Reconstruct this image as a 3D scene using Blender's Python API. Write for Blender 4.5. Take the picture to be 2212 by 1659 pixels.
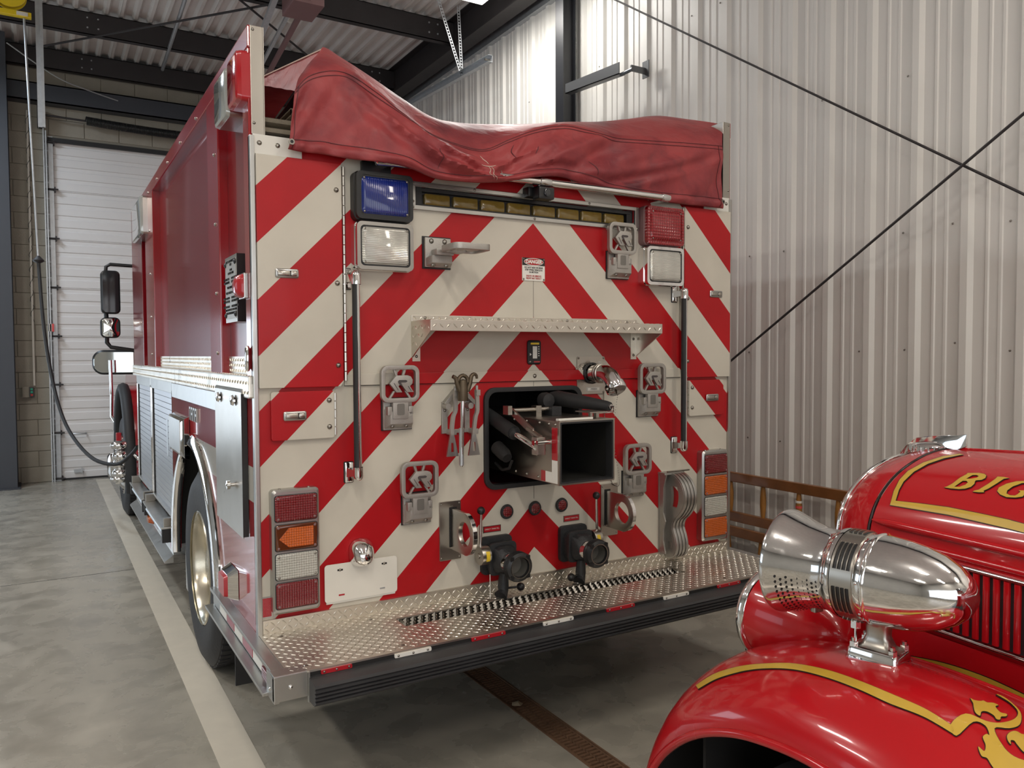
import bpy, bmesh, math, random
from mathutils import Vector, Matrix
random.seed(7)
PI = math.pi
S = bpy.context.scene
COL = S.collection
for o in list(bpy.data.objects):
    bpy.data.objects.remove(o)

# ---------------------------------------------------------------- camera
F_PX, CAM = 1695.64, Vector((-1.8845, -2.9636, 1.6305))
YAW, PITCH, ROLL = 0.538838, -0.038294, -0.004572
_f = Vector((math.sin(YAW)*math.cos(PITCH), math.cos(YAW)*math.cos(PITCH), math.sin(PITCH)))
_r0 = Vector((math.cos(YAW), -math.sin(YAW), 0)); _u0 = _r0.cross(_f)
_r = _r0*math.cos(ROLL) + _u0*math.sin(ROLL); _u = _u0*math.cos(ROLL) - _r0*math.sin(ROLL)
cd = bpy.data.cameras.new('camera'); cam = bpy.data.objects.new('camera', cd); COL.objects.link(cam)
cam.matrix_world = Matrix(((_r.x, _u.x, -_f.x, CAM.x), (_r.y, _u.y, -_f.y, CAM.y), (_r.z, _u.z, -_f.z, CAM.z), (0, 0, 0, 1)))
cd.sensor_width = 36; cd.lens = 36*F_PX/2212; cd.clip_start = .02; cd.clip_end = 60
S.camera = cam

# ---------------------------------------------------------------- light and exposure
S.view_settings.view_transform = 'Standard'; S.view_settings.look = 'None'
S.view_settings.gamma = 1; S.view_settings.use_curve_mapping = False
S.view_settings.exposure = -0.6
w = bpy.data.worlds.new('world'); S.world = w; w.use_nodes = True
w.node_tree.nodes['Background'].inputs[0].default_value = (.9, .95, 1, 1)
w.node_tree.nodes['Background'].inputs[1].default_value = .14

def lamp(name, loc, sx, sy, power, col, rot=(0, 0, 0), spread=180):
    d = bpy.data.lights.new(name, 'AREA'); d.shape = 'RECTANGLE'; d.size = sx; d.size_y = sy
    d.energy = power; d.color = col; d.spread = math.radians(spread)
    o = bpy.data.objects.new(name, d); COL.objects.link(o); o.location = loc; o.rotation_euler = rot
    return o
WARM, NEUT, COOL = (1, .93, .83), (1, .97, .92), (.72, .86, 1)
ROOFZ = 5.55
# rows of ceiling fixtures (the first hangs over the truck and is in the picture)
lamp('ceiling_lamp', (1.81, 3.46, 5.13), .3, 1.25, 62, NEUT)
for x, y, p, c in [(1.3, -3.4, 64, WARM), (1.3, -6.0, 70, WARM), (-2.2, -3.4, 86, WARM), (-2.2, -6.0, 80, WARM),
                   (-5.6, -1.2, 110, WARM), (-5.6, -5.0, 80, WARM), (-5.6, 3.0, 100, NEUT), (-3.6, 2.6, 100, NEUT), (-3.5, 6.6, 130, COOL)]:
    lamp('ceiling_lamp', (x, y, 5.13), .3, 1.25, p, c)
for x, y in ((1.81, 3.46), (1.3, -3.2), (-2.2, -3.2), (-5.6, 3.0), (-3.6, 2.6), (-3.5, 6.6)):      # added upward lamps that brighten the roof deck
    lamp('roof_fill_lamp', (x, y, 5.0), .3, 1.25, 16, NEUT, (PI, 0, 0))
# daylight through the row of glazed doors in the far left bay
lamp('daylight_glazing', (-4.9, 8.72, 1.3), 3.7, 1.7, 75, COOL, (PI/2, 0, PI))
lamp('daylight_glazing', (-8.9, 2.5, 2.2), 2.6, 5.0, 100, COOL, (0, -PI/2, 0))

# ---------------------------------------------------------------- pixel rays (2212 x 1659) used to measure positions on known planes
def at(px, py, axis, val):
    d = _f + _r*((px-1106)/F_PX) - _u*((py-829.5)/F_PX)
    return CAM + d*((val-CAM[axis])/d[axis])

# ---------------------------------------------------------------- materials
MATS = {}
def nd(nt, t, **k):
    n = nt.nodes.new(t)
    for a, b in k.items(): setattr(n, a, b)
    return n
def mat(name, col, rough=.5, metal=0., coat=0., spec=.5, ns=0, na=0., bs=0, ba=0., rv=0., trans=0., emit=None, es=0, detail=4, alpha=1):
    m = bpy.data.materials.new(name); m.use_nodes = True; nt = m.node_tree
    b = nt.nodes['Principled BSDF']
    b.inputs['Base Color'].default_value = (*col, 1); b.inputs['Roughness'].default_value = rough
    b.inputs['Metallic'].default_value = metal; b.inputs['Coat Weight'].default_value = coat
    b.inputs['Coat Roughness'].default_value = .06; b.inputs['Specular IOR Level'].default_value = spec
    b.inputs['Transmission Weight'].default_value = trans
    if emit: b.inputs['Emission Color'].default_value = (*emit, 1); b.inputs['Emission Strength'].default_value = es
    L = nt.links.new
    tc = nd(nt, 'ShaderNodeTexCoord')
    if na or rv:
        n = nd(nt, 'ShaderNodeTexNoise'); n.inputs['Scale'].default_value = ns or 6; n.inputs['Detail'].default_value = detail
        L(tc.outputs['Object'], n.inputs['Vector'])
        if na:
            mx = nd(nt, 'ShaderNodeMix', data_type='RGBA')
            mx.inputs[6].default_value = (*[min(1, c*(1+na)) for c in col], 1); mx.inputs[7].default_value = (*[c*(1-na) for c in col], 1)
            L(n.outputs['Fac'], mx.inputs[0]); L(mx.outputs[2], b.inputs['Base Color'])
        if rv:
            mr = nd(nt, 'ShaderNodeMapRange'); mr.inputs[1].default_value = .3; mr.inputs[2].default_value = .7
            mr.inputs[3].default_value = max(.02, rough-rv); mr.inputs[4].default_value = min(1, rough+rv)
            L(n.outputs['Fac'], mr.inputs[0]); L(mr.outputs[0], b.inputs['Roughness'])
    if ba:
        n2 = nd(nt, 'ShaderNodeTexNoise'); n2.inputs['Scale'].default_value = bs; n2.inputs['Detail'].default_value = 3
        L(tc.outputs['Object'], n2.inputs['Vector'])
        bp = nd(nt, 'ShaderNodeBump'); bp.inputs['Strength'].default_value = ba; bp.inputs['Distance'].default_value = .01
        L(n2.outputs['Fac'], bp.inputs['Height']); L(bp.outputs[0], b.inputs['Normal'])
    MATS[name] = m
    return m
def lens(name, col, rough=.18, sx=90., sz=90., ba=.6, trans=0., dark=.35):
    """moulded lens: a grid of small prisms as fine relief"""
    m = mat(name, col, rough, coat=.6, trans=trans); nt = m.node_tree; L = nt.links.new; b = nt.nodes['Principled BSDF']
    tc = nd(nt, 'ShaderNodeTexCoord'); sp = nd(nt, 'ShaderNodeSeparateXYZ'); L(tc.outputs['Object'], sp.inputs[0])
    hs = []
    for ax, s in ((0, sx), (2, sz)):
        mu = nd(nt, 'ShaderNodeMath', operation='MULTIPLY'); mu.inputs[1].default_value = s*2*PI; L(sp.outputs[ax], mu.inputs[0])
        si = nd(nt, 'ShaderNodeMath', operation='SINE'); L(mu.outputs[0], si.inputs[0]); hs.append(si)
    ad = nd(nt, 'ShaderNodeMath', operation='ADD'); L(hs[0].outputs[0], ad.inputs[0]); L(hs[1].outputs[0], ad.inputs[1])
    bp = nd(nt, 'ShaderNodeBump'); bp.inputs['Strength'].default_value = ba; bp.inputs['Distance'].default_value = .003
    L(ad.outputs[0], bp.inputs['Height']); L(bp.outputs[0], b.inputs['Normal'])
    mr = nd(nt, 'ShaderNodeMapRange'); mr.inputs[1].default_value = -2; mr.inputs[2].default_value = 2; L(ad.outputs[0], mr.inputs[0])
    mx = nd(nt, 'ShaderNodeMix', data_type='RGBA'); mx.inputs[6].default_value = (*[c*(1-dark) for c in col], 1)
    mx.inputs[7].default_value = (*[min(1, c*(1+dark)) for c in col], 1)
    L(mr.outputs[0], mx.inputs[0]); L(mx.outputs[2], b.inputs['Base Color'])
    return m

RED_T, WHITE_T = (.40, .003, .007), (.57, .53, .45)
Z0, PIT = 2.2095, .2070
def chevrons():
    """retro-reflective tape: red and white bands falling at 45 degrees from the middle of the tail"""
    m = mat('chevron_tape', WHITE_T, .42, coat=.08, spec=.35); nt = m.node_tree; L = nt.links.new; b = nt.nodes['Principled BSDF']
    tc = nd(nt, 'ShaderNodeTexCoord'); sp = nd(nt, 'ShaderNodeSeparateXYZ'); L(tc.outputs['Object'], sp.inputs[0])
    ab = nd(nt, 'ShaderNodeMath', operation='ABSOLUTE'); L(sp.outputs[0], ab.inputs[0])
    ad = nd(nt, 'ShaderNodeMath', operation='ADD'); L(ab.outputs[0], ad.inputs[0]); L(sp.outputs[2], ad.inputs[1])
    su = nd(nt, 'ShaderNodeMath', operation='SUBTRACT'); su.inputs[0].default_value = Z0; L(ad.outputs[0], su.inputs[1])
    di = nd(nt, 'ShaderNodeMath', operation='DIVIDE'); di.inputs[1].default_value = PIT*2; L(su.outputs[0], di.inputs[0])
    fr = nd(nt, 'ShaderNodeMath', operation='FLOORED_MODULO'); fr.inputs[1].default_value = 1; L(di.outputs[0], fr.inputs[0])
    lt = nd(nt, 'ShaderNodeMath', operation='LESS_THAN'); lt.inputs[1].default_value = .5; L(fr.outputs[0], lt.inputs[0])
    # light seam along each tape edge
    nz = nd(nt, 'ShaderNodeTexNoise'); nz.inputs['Scale'].default_value = 5; nz.inputs['Detail'].default_value = 6; L(tc.outputs['Object'], nz.inputs['Vector'])
    def two(c, a):
        k = nd(nt, 'ShaderNodeMix', data_type='RGBA'); k.inputs[6].default_value = (*[x*(1-a) for x in c], 1); k.inputs[7].default_value = (*[min(1, x*(1+a)) for x in c], 1)
        L(nz.outputs['Fac'], k.inputs[0]); return k
    kw, kr = two(WHITE_T, .14), two(RED_T, .18)
    mx = nd(nt, 'ShaderNodeMix', data_type='RGBA'); L(lt.outputs[0], mx.inputs[0]); L(kw.outputs[2], mx.inputs[6]); L(kr.outputs[2], mx.inputs[7])
    L(mx.outputs[2], b.inputs['Base Color'])
    return m
CHEV = chevrons()
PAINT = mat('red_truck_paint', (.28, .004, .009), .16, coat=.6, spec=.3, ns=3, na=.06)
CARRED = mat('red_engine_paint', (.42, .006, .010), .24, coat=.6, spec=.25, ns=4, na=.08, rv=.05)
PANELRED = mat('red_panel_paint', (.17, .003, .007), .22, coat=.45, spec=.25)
FARWALL = mat('dull_far_wall', (.40, .395, .375), .7, ns=2, na=.1)
WHITE = mat('white_paint', (.72, .70, .64), .35, coat=.3, ns=5, na=.06)
SIDERED = mat('side_red_glass', (.40, .005, .012), .10, coat=1, ns=8, na=.25)
ALU = mat('brushed_aluminium', (.50, .495, .475), .32, 1, ns=14, na=.05, rv=.03)
PLATE = mat('tread_plate_aluminium', (.66, .62, .55), .36, 1, ns=7, na=.12, rv=.10)
CAST = mat('cast_aluminium', (.42, .40, .37), .46, .75, ns=18, na=.12, bs=220, ba=.12)
CHROME = mat('chrome', (.80, .79, .78), .06, 1, ns=30, rv=.04)
WORNCHROME = mat('scuffed_chrome', (.74, .73, .72), .07, 1, ns=55, rv=.07, na=.10, detail=8)
STEEL = mat('stainless_steel', (.46, .43, .385), .30, 1, ns=6, na=.06, rv=.03)
GALV = mat('galvanised_steel', (.50, .52, .54), .42, .8, ns=25, na=.18)
RUBBER = mat('black_rubber', (.018, .018, .019), .62, ns=30, na=.2)
TYRE = mat('tyre_rubber', (.022, .022, .024), .66, ns=14, na=.35, bs=60, ba=.15)
BLACK = mat('black_plastic', (.012, .012, .013), .38)
BLACKIRON = mat('black_cast_iron', (.020, .021, .023), .5, ns=25, na=.4, bs=120, ba=.2)
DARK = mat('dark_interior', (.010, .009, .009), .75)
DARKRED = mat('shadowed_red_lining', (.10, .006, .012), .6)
RISTRIP = mat('ribbed_bumper_rubber', (.030, .030, .032), .42, ns=9, na=.3)
LRED = lens('red_lens', (.16, .002, .005), .16, 110, 110, .35, dark=.3); LAMB = lens('amber_lens', (.50, .09, .004), .16, 110, 110, .35, dark=.3); LCLR = lens('clear_lens', (.46, .45, .40), .16, 110, 110, .4, dark=.2)
LSIDE = mat('side_lamp_glass', (.42, .44, .42), .10, .25, coat=1, ns=9, na=.12)
LBLUE = lens('blue_lens', (.008, .022, .17), .14, 130, 8, .3, dark=.2)
LRED2 = lens('fluted_red_lens', (.24, .002, .007), .14, 70, 70, .4, dark=.3)
LWORK = lens('prismatic_clear_lens', (.52, .51, .46), .20, 14, 150, .25, dark=.07)
LWORK.node_tree.nodes['Principled BSDF'].inputs['Metallic'].default_value = .35
LDARKAMB = mat('dark_amber_lens', (.10, .022, .004), .16, coat=.8)
DIRAMB = mat('amber_module', (.20, .13, .025), .22, coat=.6, ns=60, na=.25)
REFRED = mat('red_reflector', (.42, .010, .018), .3, coat=.6)
REFRED2 = lens('red_conspicuity_tape', (.40, .008, .018), .3, 200, 200, .3)
SIGNW = mat('sign_white', (.78, .76, .70), .35); SIGNB = mat('sign_black', (.015, .012, .012), .35); SIGNR = mat('sign_red', (.40, .008, .015), .35)
YEL = mat('yellow_label', (.80, .55, .03), .4); YELP = mat('yellow_enamel', (.85, .62, .01), .35, coat=.4)
GOLD = mat('gold_leaf', (.52, .33, .038), .34, coat=.5, ns=12, na=.15); OUTL = mat('black_pinstripe', (.02, .01, .01), .4)
BRONZE = mat('dull_bronze', (.13, .10, .068), .48, .8, ns=30, na=.2)
SCREW = mat('screw_steel', (.30, .28, .25), .3, 1)
PLASTICW = mat('plate_white', (.74, .71, .64), .4, ns=6, na=.08)
TAN = mat('tan_hose_canvas', (.30, .255, .19), .8, ns=40, na=.15, bs=300, ba=.3)
MIRROR = mat('mirror_glass', (.75, .78, .78), .03, 1)
COLSTEEL = mat('dark_column_paint', (.017, .018, .022), .38)
ARMG = mat('grey_arm_steel', (.13, .135, .14), .4, .6)
SLATE = mat('slate_painted_steel', (.045, .050, .062), .42, ns=3, na=.1)
BROWNSTEEL = mat('dark_primer_steel', (.030, .026, .027), .55, ns=6, na=.25)
SHEET = mat('wall_sheet_paint', (.71, .695, .655), .42, ns=2.5, na=.05)
DECK = mat('roof_deck_paint', (.72, .69, .66), .6, ns=3, na=.15)
DOORW = mat('door_white', (.78, .76, .75), .4)
WOOD = mat('varnished_wood', (.22, .085, .025), .38, coat=.3, ns=9, na=.35); WOOD2 = mat('orange_rung_wood', (.34, .15, .03), .45, ns=9, na=.3)
RUST = mat('rusty_iron', (.13, .068, .036), .8, ns=35, na=.45, bs=90, ba=.3)
LIGHTW = mat('lit_diffuser', (.9, .9, .9), .5, emit=(1, .95, .88), es=9)
GREYBOX = mat('dull_pink_box', (.22, .12, .12), .6)
GLASSD = mat('dark_glass', (.02, .022, .025), .05, coat=.5)
GREEN = mat('green_button', (.05, .45, .30), .4); REDB = mat('red_button', (.7, .08, .08), .4)

def floor_mat():
    m = mat('sealed_concrete', (.30, .275, .235), .36); nt = m.node_tree; L = nt.links.new; b = nt.nodes['Principled BSDF']
    tc = nd(nt, 'ShaderNodeTexCoord')
    n1 = nd(nt, 'ShaderNodeTexNoise'); n1.inputs['Scale'].default_value = .9; n1.inputs['Detail'].default_value = 8; n1.inputs['Roughness'].default_value = .62
    n2 = nd(nt, 'ShaderNodeTexNoise'); n2.inputs['Scale'].default_value = 5; n2.inputs['Detail'].default_value = 8; n2.inputs['Distortion'].default_value = .5
    for n in (n1, n2): L(tc.outputs['Object'], n.inputs['Vector'])
    ad = nd(nt, 'ShaderNodeMath', operation='ADD'); L(n1.outputs['Fac'], ad.inputs[0]); L(n2.outputs['Fac'], ad.inputs[1])
    cr = nd(nt, 'ShaderNodeValToRGB'); e = cr.color_ramp.elements
    mr = nd(nt, 'ShaderNodeMath', operation='MULTIPLY'); mr.inputs[1].default_value = .5; L(ad.outputs[0], mr.inputs[0]); L(mr.outputs[0], cr.inputs[0])
    e[0].position = .34; e[0].color = (.225, .21, .178, 1); e[1].position = .66; e[1].color = (.40, .37, .31, 1)
    L(cr.outputs[0], b.inputs['Base Color'])
    r = nd(nt, 'ShaderNodeMapRange'); r.inputs[1].default_value = .35; r.inputs[2].default_value = .65; r.inputs[3].default_value = .20; r.inputs[4].default_value = .36
    L(n2.outputs['Fac'], r.inputs[0]); L(r.outputs[0], b.inputs['Roughness'])
    bp = nd(nt, 'ShaderNodeBump'); bp.inputs['Strength'].default_value = .06; bp.inputs['Distance'].default_value = .01
    L(n2.outputs['Fac'], bp.inputs['Height']); L(bp.outputs[0], b.inputs['Normal'])
    return m
FLOORM = floor_mat()
STRIPEM = mat('worn_floor_paint', (.60, .55, .46), .45, ns=5, na=.16, rv=.1, detail=8)
BLOCKM = mat('concrete_block_paint', (.33, .30, .245), .75, ns=8, na=.12, bs=60, ba=.25)
MORTAR = mat('mortar', (.26, .235, .19), .85)

def tarp_mat():
    m = mat('faded_red_vinyl', (.27, .040, .048), .48, spec=.32, rv=.08, ns=5); nt = m.node_tree; L = nt.links.new; b = nt.nodes['Principled BSDF']
    tc = nd(nt, 'ShaderNodeTexCoord'); n = nd(nt, 'ShaderNodeTexNoise'); n.inputs['Scale'].default_value = 3.2; n.inputs['Detail'].default_value = 9; n.inputs['Roughness'].default_value = .6
    L(tc.outputs['Object'], n.inputs['Vector'])
    cr = nd(nt, 'ShaderNodeValToRGB'); e = cr.color_ramp.elements; L(n.outputs['Fac'], cr.inputs[0])
    e[0].position = .34; e[0].color = (.16, .024, .032, 1); e[1].position = .58; e[1].color = (.34, .054, .056, 1)
    n4 = nd(nt, 'ShaderNodeTexNoise'); n4.inputs['Scale'].default_value = 2.3; n4.inputs['Detail'].default_value = 7; n4.inputs['Distortion'].default_value = 1.5; L(tc.outputs['Object'], n4.inputs['Vector'])
    c4 = nd(nt, 'ShaderNodeValToRGB'); g = c4.color_ramp.elements; g[0].position = .60; g[0].color = (0, 0, 0, 1); g[1].position = .74; g[1].color = (.75, .75, .75, 1); L(n4.outputs['Fac'], c4.inputs[0])
    md = nd(nt, 'ShaderNodeMix', data_type='RGBA'); md.inputs[7].default_value = (.07, .022, .030, 1); L(c4.outputs[0], md.inputs[0]); L(cr.outputs[0], md.inputs[6]); L(md.outputs[2], b.inputs['Base Color'])
    n3 = nd(nt, 'ShaderNodeTexNoise'); n3.inputs['Scale'].default_value = 9; n3.inputs['Detail'].default_value = 5; n3.inputs['Distortion'].default_value = .8; L(tc.outputs['Object'], n3.inputs['Vector'])
    bp = nd(nt, 'ShaderNodeBump'); bp.inputs['Strength'].default_value = .35; bp.inputs['Distance'].default_value = .02
    L(n3.outputs['Fac'], bp.inputs['Height']); L(bp.outputs[0], b.inputs['Normal'])
    return m
TARP = tarp_mat()
# ---------------------------------------------------------------- mesh helpers
class MB:
    def __init__(s): s.v = []; s.f = []; s.m = []; s.cur = 0
    def add(s, vs, fs):
        b = len(s.v); s.v += [Vector(q) for q in vs]
        for f in fs: s.f.append([b+i for i in f]); s.m.append(s.cur)
        return s
    def box(s, x0, x1, y0, y1, z0, z1):
        return s.add([(x0, y0, z0), (x1, y0, z0), (x1, y1, z0), (x0, y1, z0), (x0, y0, z1), (x1, y0, z1), (x1, y1, z1), (x0, y1, z1)],
                     [(0, 3, 2, 1), (4, 5, 6, 7), (0, 1, 5, 4), (1, 2, 6, 5), (2, 3, 7, 6), (3, 0, 4, 7)])
    def loft(s, rings, close=True, cap=True):
        n = len(rings[0]); vs = [q for r in rings for q in r]; fs = []
        for i in range(len(rings)-1):
            for j in range(n if close else n-1):
                a = i*n+j; c = i*n+(j+1) % n; fs.append((a, c, c+n, a+n))
        if cap: fs.append(tuple(range(n-1, -1, -1))); fs.append(tuple(range((len(rings)-1)*n, len(rings)*n)))
        return s.add(vs, fs)
    def prism(s, poly, axis, a0, a1):
        def P(u, w, a): return {0: (a, u, w), 1: (u, a, w), 2: (u, w, a)}[axis]
        return s.loft([[P(u, w, a0) for u, w in poly], [P(u, w, a1) for u, w in poly]])
    def ring(s, outer, inner, axis, a0, a1):
        def P(u, w, a): return {0: (a, u, w), 1: (u, a, w), 2: (u, w, a)}[axis]
        n = len(outer); vs = [P(*q, a0) for q in outer]+[P(*q, a0) for q in inner]+[P(*q, a1) for q in outer]+[P(*q, a1) for q in inner]; fs = []
        for i in range(n):
            j = (i+1) % n
            fs += [(i, j, n+j, n+i), (2*n+i, 3*n+i, 3*n+j, 2*n+j), (i, 2*n+i, 2*n+j, j), (n+i, n+j, 3*n+j, 3*n+i)]
        return s.add(vs, fs)
    def cyl(s, p0, p1, r0, r1=None, n=14, cap=True):
        return s.tube([p0, p1], [r0, r0 if r1 is None else r1], n, cap)
    def tube(s, path, r, n=10, cap=True):
        path = [Vector(q) for q in path]; k = len(path); rr = r if isinstance(r, (list, tuple)) else [r]*k
        rings = []; t0 = (path[1]-path[0]).normalized()
        nv = t0.orthogonal().normalized()
        for i, q in enumerate(path):
            t = (path[min(i+1, k-1)]-path[max(i-1, 0)])
            t = t.normalized() if t.length > 1e-9 else t0
            nv = (nv-t*nv.dot(t)); nv = nv.normalized() if nv.length > 1e-6 else t.orthogonal().normalized()
            bv = t.cross(nv); rings.append([q+(nv*math.cos(2*PI*j/n)+bv*math.sin(2*PI*j/n))*rr[i] for j in range(n)])
        return s.loft(rings, True, cap)
    def lathe(s, prof, org, axis, n=24, cap=False):
        a = Vector(axis).normalized(); u = a.orthogonal().normalized(); w_ = a.cross(u); org = Vector(org)
        return s.loft([[org+a*h+(u*math.cos(2*PI*j/n)+w_*math.sin(2*PI*j/n))*max(r, 1e-4) for j in range(n)] for r, h in prof], True, cap)
    def ball(s, c, r, n=10, m=7):
        return s.lathe([(r*math.sin(PI*i/m), -r*math.cos(PI*i/m)) for i in range(m+1)], c, (0, 0, 1), n)
    def dome(s, c, axis, r, h, n=8):
        return s.lathe([(r, 0), (r*.8, h*.6), (r*.35, h), (0, h)], c, axis, n)
    def quad(s, a, b, c, d): return s.add([a, b, c, d], [(0, 1, 2, 3)])
    def grid(s, rows):
        n = len(rows[0]); return s.add([q for r in rows for q in r], [(i*n+j, i*n+j+1, (i+1)*n+j+1, (i+1)*n+j) for i in range(len(rows)-1) for j in range(n-1)])
    def face_plate(s, outline, y0, y1, inset, normal=-1):
        """rounded plate whose front edge is eased: outline in x,z; back plane y0, front plane y1"""
        cx = sum(q[0] for q in outline)/len(outline); cz = sum(q[1] for q in outline)/len(outline)
        w_ = max(abs(q[0]-cx) for q in outline); h_ = max(abs(q[1]-cz) for q in outline)
        ins = [((x-cx)*(1-inset/w_)+cx, (z-cz)*(1-inset/h_)+cz) for x, z in outline]
        ym = y1-(y1-y0)/abs(y1-y0)*min(inset, abs(y1-y0)*.6)
        return s.loft([[(x, y0, z) for x, z in outline], [(x, ym, z) for x, z in outline], [(x, y1, z) for x, z in ins]])
    def xf(s, M_): s.v = [M_ @ q for q in s.v]; return s
    def merge(s, o): return s.add(o.v, o.f)
    def mesh(s, name, mats, smooth=None, bevel=0, sub=0):
        me = bpy.data.meshes.new(name); bm = bmesh.new()
        vs = [bm.verts.new(q) for q in s.v]
        for f, mi in zip(s.f, s.m):
            try: fc = bm.faces.new([vs[i] for i in f]); fc.material_index = mi
            except ValueError: pass
        bmesh.ops.remove_doubles(bm, verts=bm.verts, dist=1e-5)
        bmesh.ops.recalc_face_normals(bm, faces=bm.faces)
        if bevel:
            es = [e for e in bm.edges if len(e.link_faces) == 2 and e.calc_face_angle(0) > .6]
            bmesh.ops.bevel(bm, geom=es, offset=bevel, segments=2, profile=.7, affect='EDGES', clamp_overlap=True)
        bm.to_mesh(me); bm.free()
        for m in (mats if isinstance(mats, (list, tuple)) else [mats]): me.materials.append(m)
        if smooth is not None:
            for q in me.polygons: q.use_smooth = True
            me.set_sharp_from_angle(angle=math.radians(smooth))
        return me

def put(me, name, parent=None, loc=(0, 0, 0), rot=(0, 0, 0)):
    o = bpy.data.objects.new(name, me); COL.objects.link(o); o.location = loc; o.rotation_euler = rot
    if parent is not None: o.parent = parent
    return o
ORG = {}
def part(name, mb, m, parent=None, smooth=None, bevel=0, label=None, kind=None, org=None):
    """one mesh object; vertices are given in world (or root-local when the root is turned) coordinates"""
    off = Vector(org) if org is not None else (ORG.get(parent.name, Vector()) if parent is not None else Vector())
    if off.length: mb.v = [q-off for q in mb.v]
    o = put(mb.mesh(name, m, smooth, bevel), name, parent)
    ORG[o.name] = off
    if label: o['label'] = label
    if kind or (parent is not None and name.endswith(('screws', 'bolts', 'nuts', 'rivets', 'slots', 'fins', 'marks', 'snaps', 'knurl', 'lugs'))): o['kind'] = kind or 'stuff'
    return o
def tag(o, label, cat, group=None):
    o['label'] = label; o['category'] = cat
    if group: o['group'] = group
    return o
def thing(name, label, cat, loc=(0, 0, 0), rotz=0, group=None, local=False):
    o = bpy.data.objects.new(name, None); COL.objects.link(o); o.location = loc; o.rotation_euler = (0, 0, rotz)
    o.empty_display_size = .1
    ORG[o.name] = Vector() if local else Vector(loc)
    return tag(o, label, cat, group)
def solo(name, mb, m, label, cat, loc, smooth=None, bevel=0, group=None):
    o = part(name, mb, m, None, smooth, bevel, org=loc); o.location = loc; return tag(o, label, cat, group)
def struct(name, mb, m, smooth=None, bevel=0):
    o = part(name, mb, m, None, smooth, bevel); o['kind'] = 'structure'; return o
def rr(cx, cz, w_, h_, r, n=5):
    """rounded rectangle outline"""
    out = []
    for sx, sz, a0 in ((1, 1, 0), (-1, 1, PI/2), (-1, -1, PI), (1, -1, 3*PI/2)):
        for i in range(n+1):
            a = a0+PI/2*i/n; out.append((cx+sx*(w_/2-r)+r*math.cos(a), cz+sz*(h_/2-r)+r*math.sin(a)))
    return out
def circ(cx, cz, r, n=24, ph=0): return [(cx+r*math.cos(2*PI*i/n+ph), cz+r*math.sin(2*PI*i/n+ph)) for i in range(n)]
def lerp(a, b, t): return a+(b-a)*t
def curve(pts, t):
    """Catmull-Rom through pts (any tuple length), t in 0..1"""
    n = len(pts)-1; u = min(max(t, 0), 1)*n; i = min(int(u), n-1); f = u-i
    P = [pts[max(i-1, 0)], pts[i], pts[i+1], pts[min(i+2, n)]]
    return tuple(.5*(2*b+(c-a)*f+(2*a-5*b+4*c-d)*f*f+(3*b-a-3*c+d)*f**3) for a, b, c, d in zip(*P))
def text_mesh(txt, size, m, shear=0, extrude=0, align='CENTER', sp=1.0, fat=0):
    c = bpy.data.curves.new('lettering', 'FONT'); c.body = txt; c.size = size; c.shear = shear; c.extrude = extrude
    c.align_x = align; c.align_y = 'CENTER'; c.space_character = sp; c.resolution_u = 2; c.offset = fat
    o = bpy.data.objects.new('lettering', c); COL.objects.link(o)
    bpy.context.view_layer.update()
    me = bpy.data.meshes.new_from_object(o.evaluated_get(bpy.context.evaluated_depsgraph_get()))
    bpy.data.objects.remove(o); bpy.data.curves.remove(c)
    me.materials.clear(); me.materials.append(m); return me
def lettering(txt, size, m, parent, loc, rot=(PI/2, 0, 0), name='lettering', sx=1, **k):
    o = put(text_mesh(txt, size, m, **k), name, parent, loc, rot); o.scale = (sx, 1, 1); return o
def treads(mb, pts_fn, nu, nv, ln, wd, ht, skip=None):
    """raised lozenges of tread plate: pts_fn(u,v)->(point,du,dv,normal), alternate directions"""
    for i in range(nu):
        for j in range(nv):
            r = pts_fn(i, j)
            if r is None or (skip and skip(r[0])): continue
            p, a, b, n = r
            d = (a+b).normalized() if (i+j) % 2 else (a-b).normalized()
            s_ = n.cross(d).normalized()
            mb.add([p-d*ln/2, p-s_*wd/2, p+d*ln/2, p+s_*wd/2, p+n*ht-d*ln*.25, p+n*ht+d*ln*.25],
                   [(0, 1, 4), (1, 2, 5), (1, 5, 4), (2, 3, 5), (3, 0, 4), (3, 4, 5)])
def plate_treads(org, du, dv, nrm, lu, lv, pitch, m, parent, ln=.022, wd=.008, ht=.0022, skip=None, org_off=None):
    org, du, dv, nrm = map(Vector, (org, du, dv, nrm)); mb = MB(); nu, nv = int(lu/pitch), int(lv/pitch)
    su, sv = lu/max(nu, 1), lv/max(nv, 1)
    treads(mb, lambda i, j: (org+du*(su*(i+.5))+dv*(sv*(j+.5)), du, dv, nrm), nu, nv, ln, wd, ht, skip)
    return part('raised_treads', mb, m, parent, kind='stuff')
def screws(mb, pts, axis=(0, -1, 0), r=.008, h=.005, n=8):
    for q in pts: mb.dome(q, axis, r, h, n)
# ================================================================ the building
XW, YW = 2.60, 8.85
mb = MB()
mb.box(-9.2, -.072, -7, 9.2, -.2, 0); mb.box(.062, 2.9, -7, 9.2, -.2, 0); mb.box(-.072, .062, -7, 9.2, -.2, -.06)
floor = struct('floor', mb, FLOORM)
part('painted_stripe', MB().box(-1.318, -1.165, -7, 8.7, 0, .0015), STRIPEM, floor)
mb = MB()
for y in (3.62, -.9): mb.box(-9, -.11, y, y+.006, 0, .0008)
mb.box(-4.2, -4.194, -7, 9, 0, .0008); part('saw_cut_joint', mb, DARK, floor)

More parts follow.
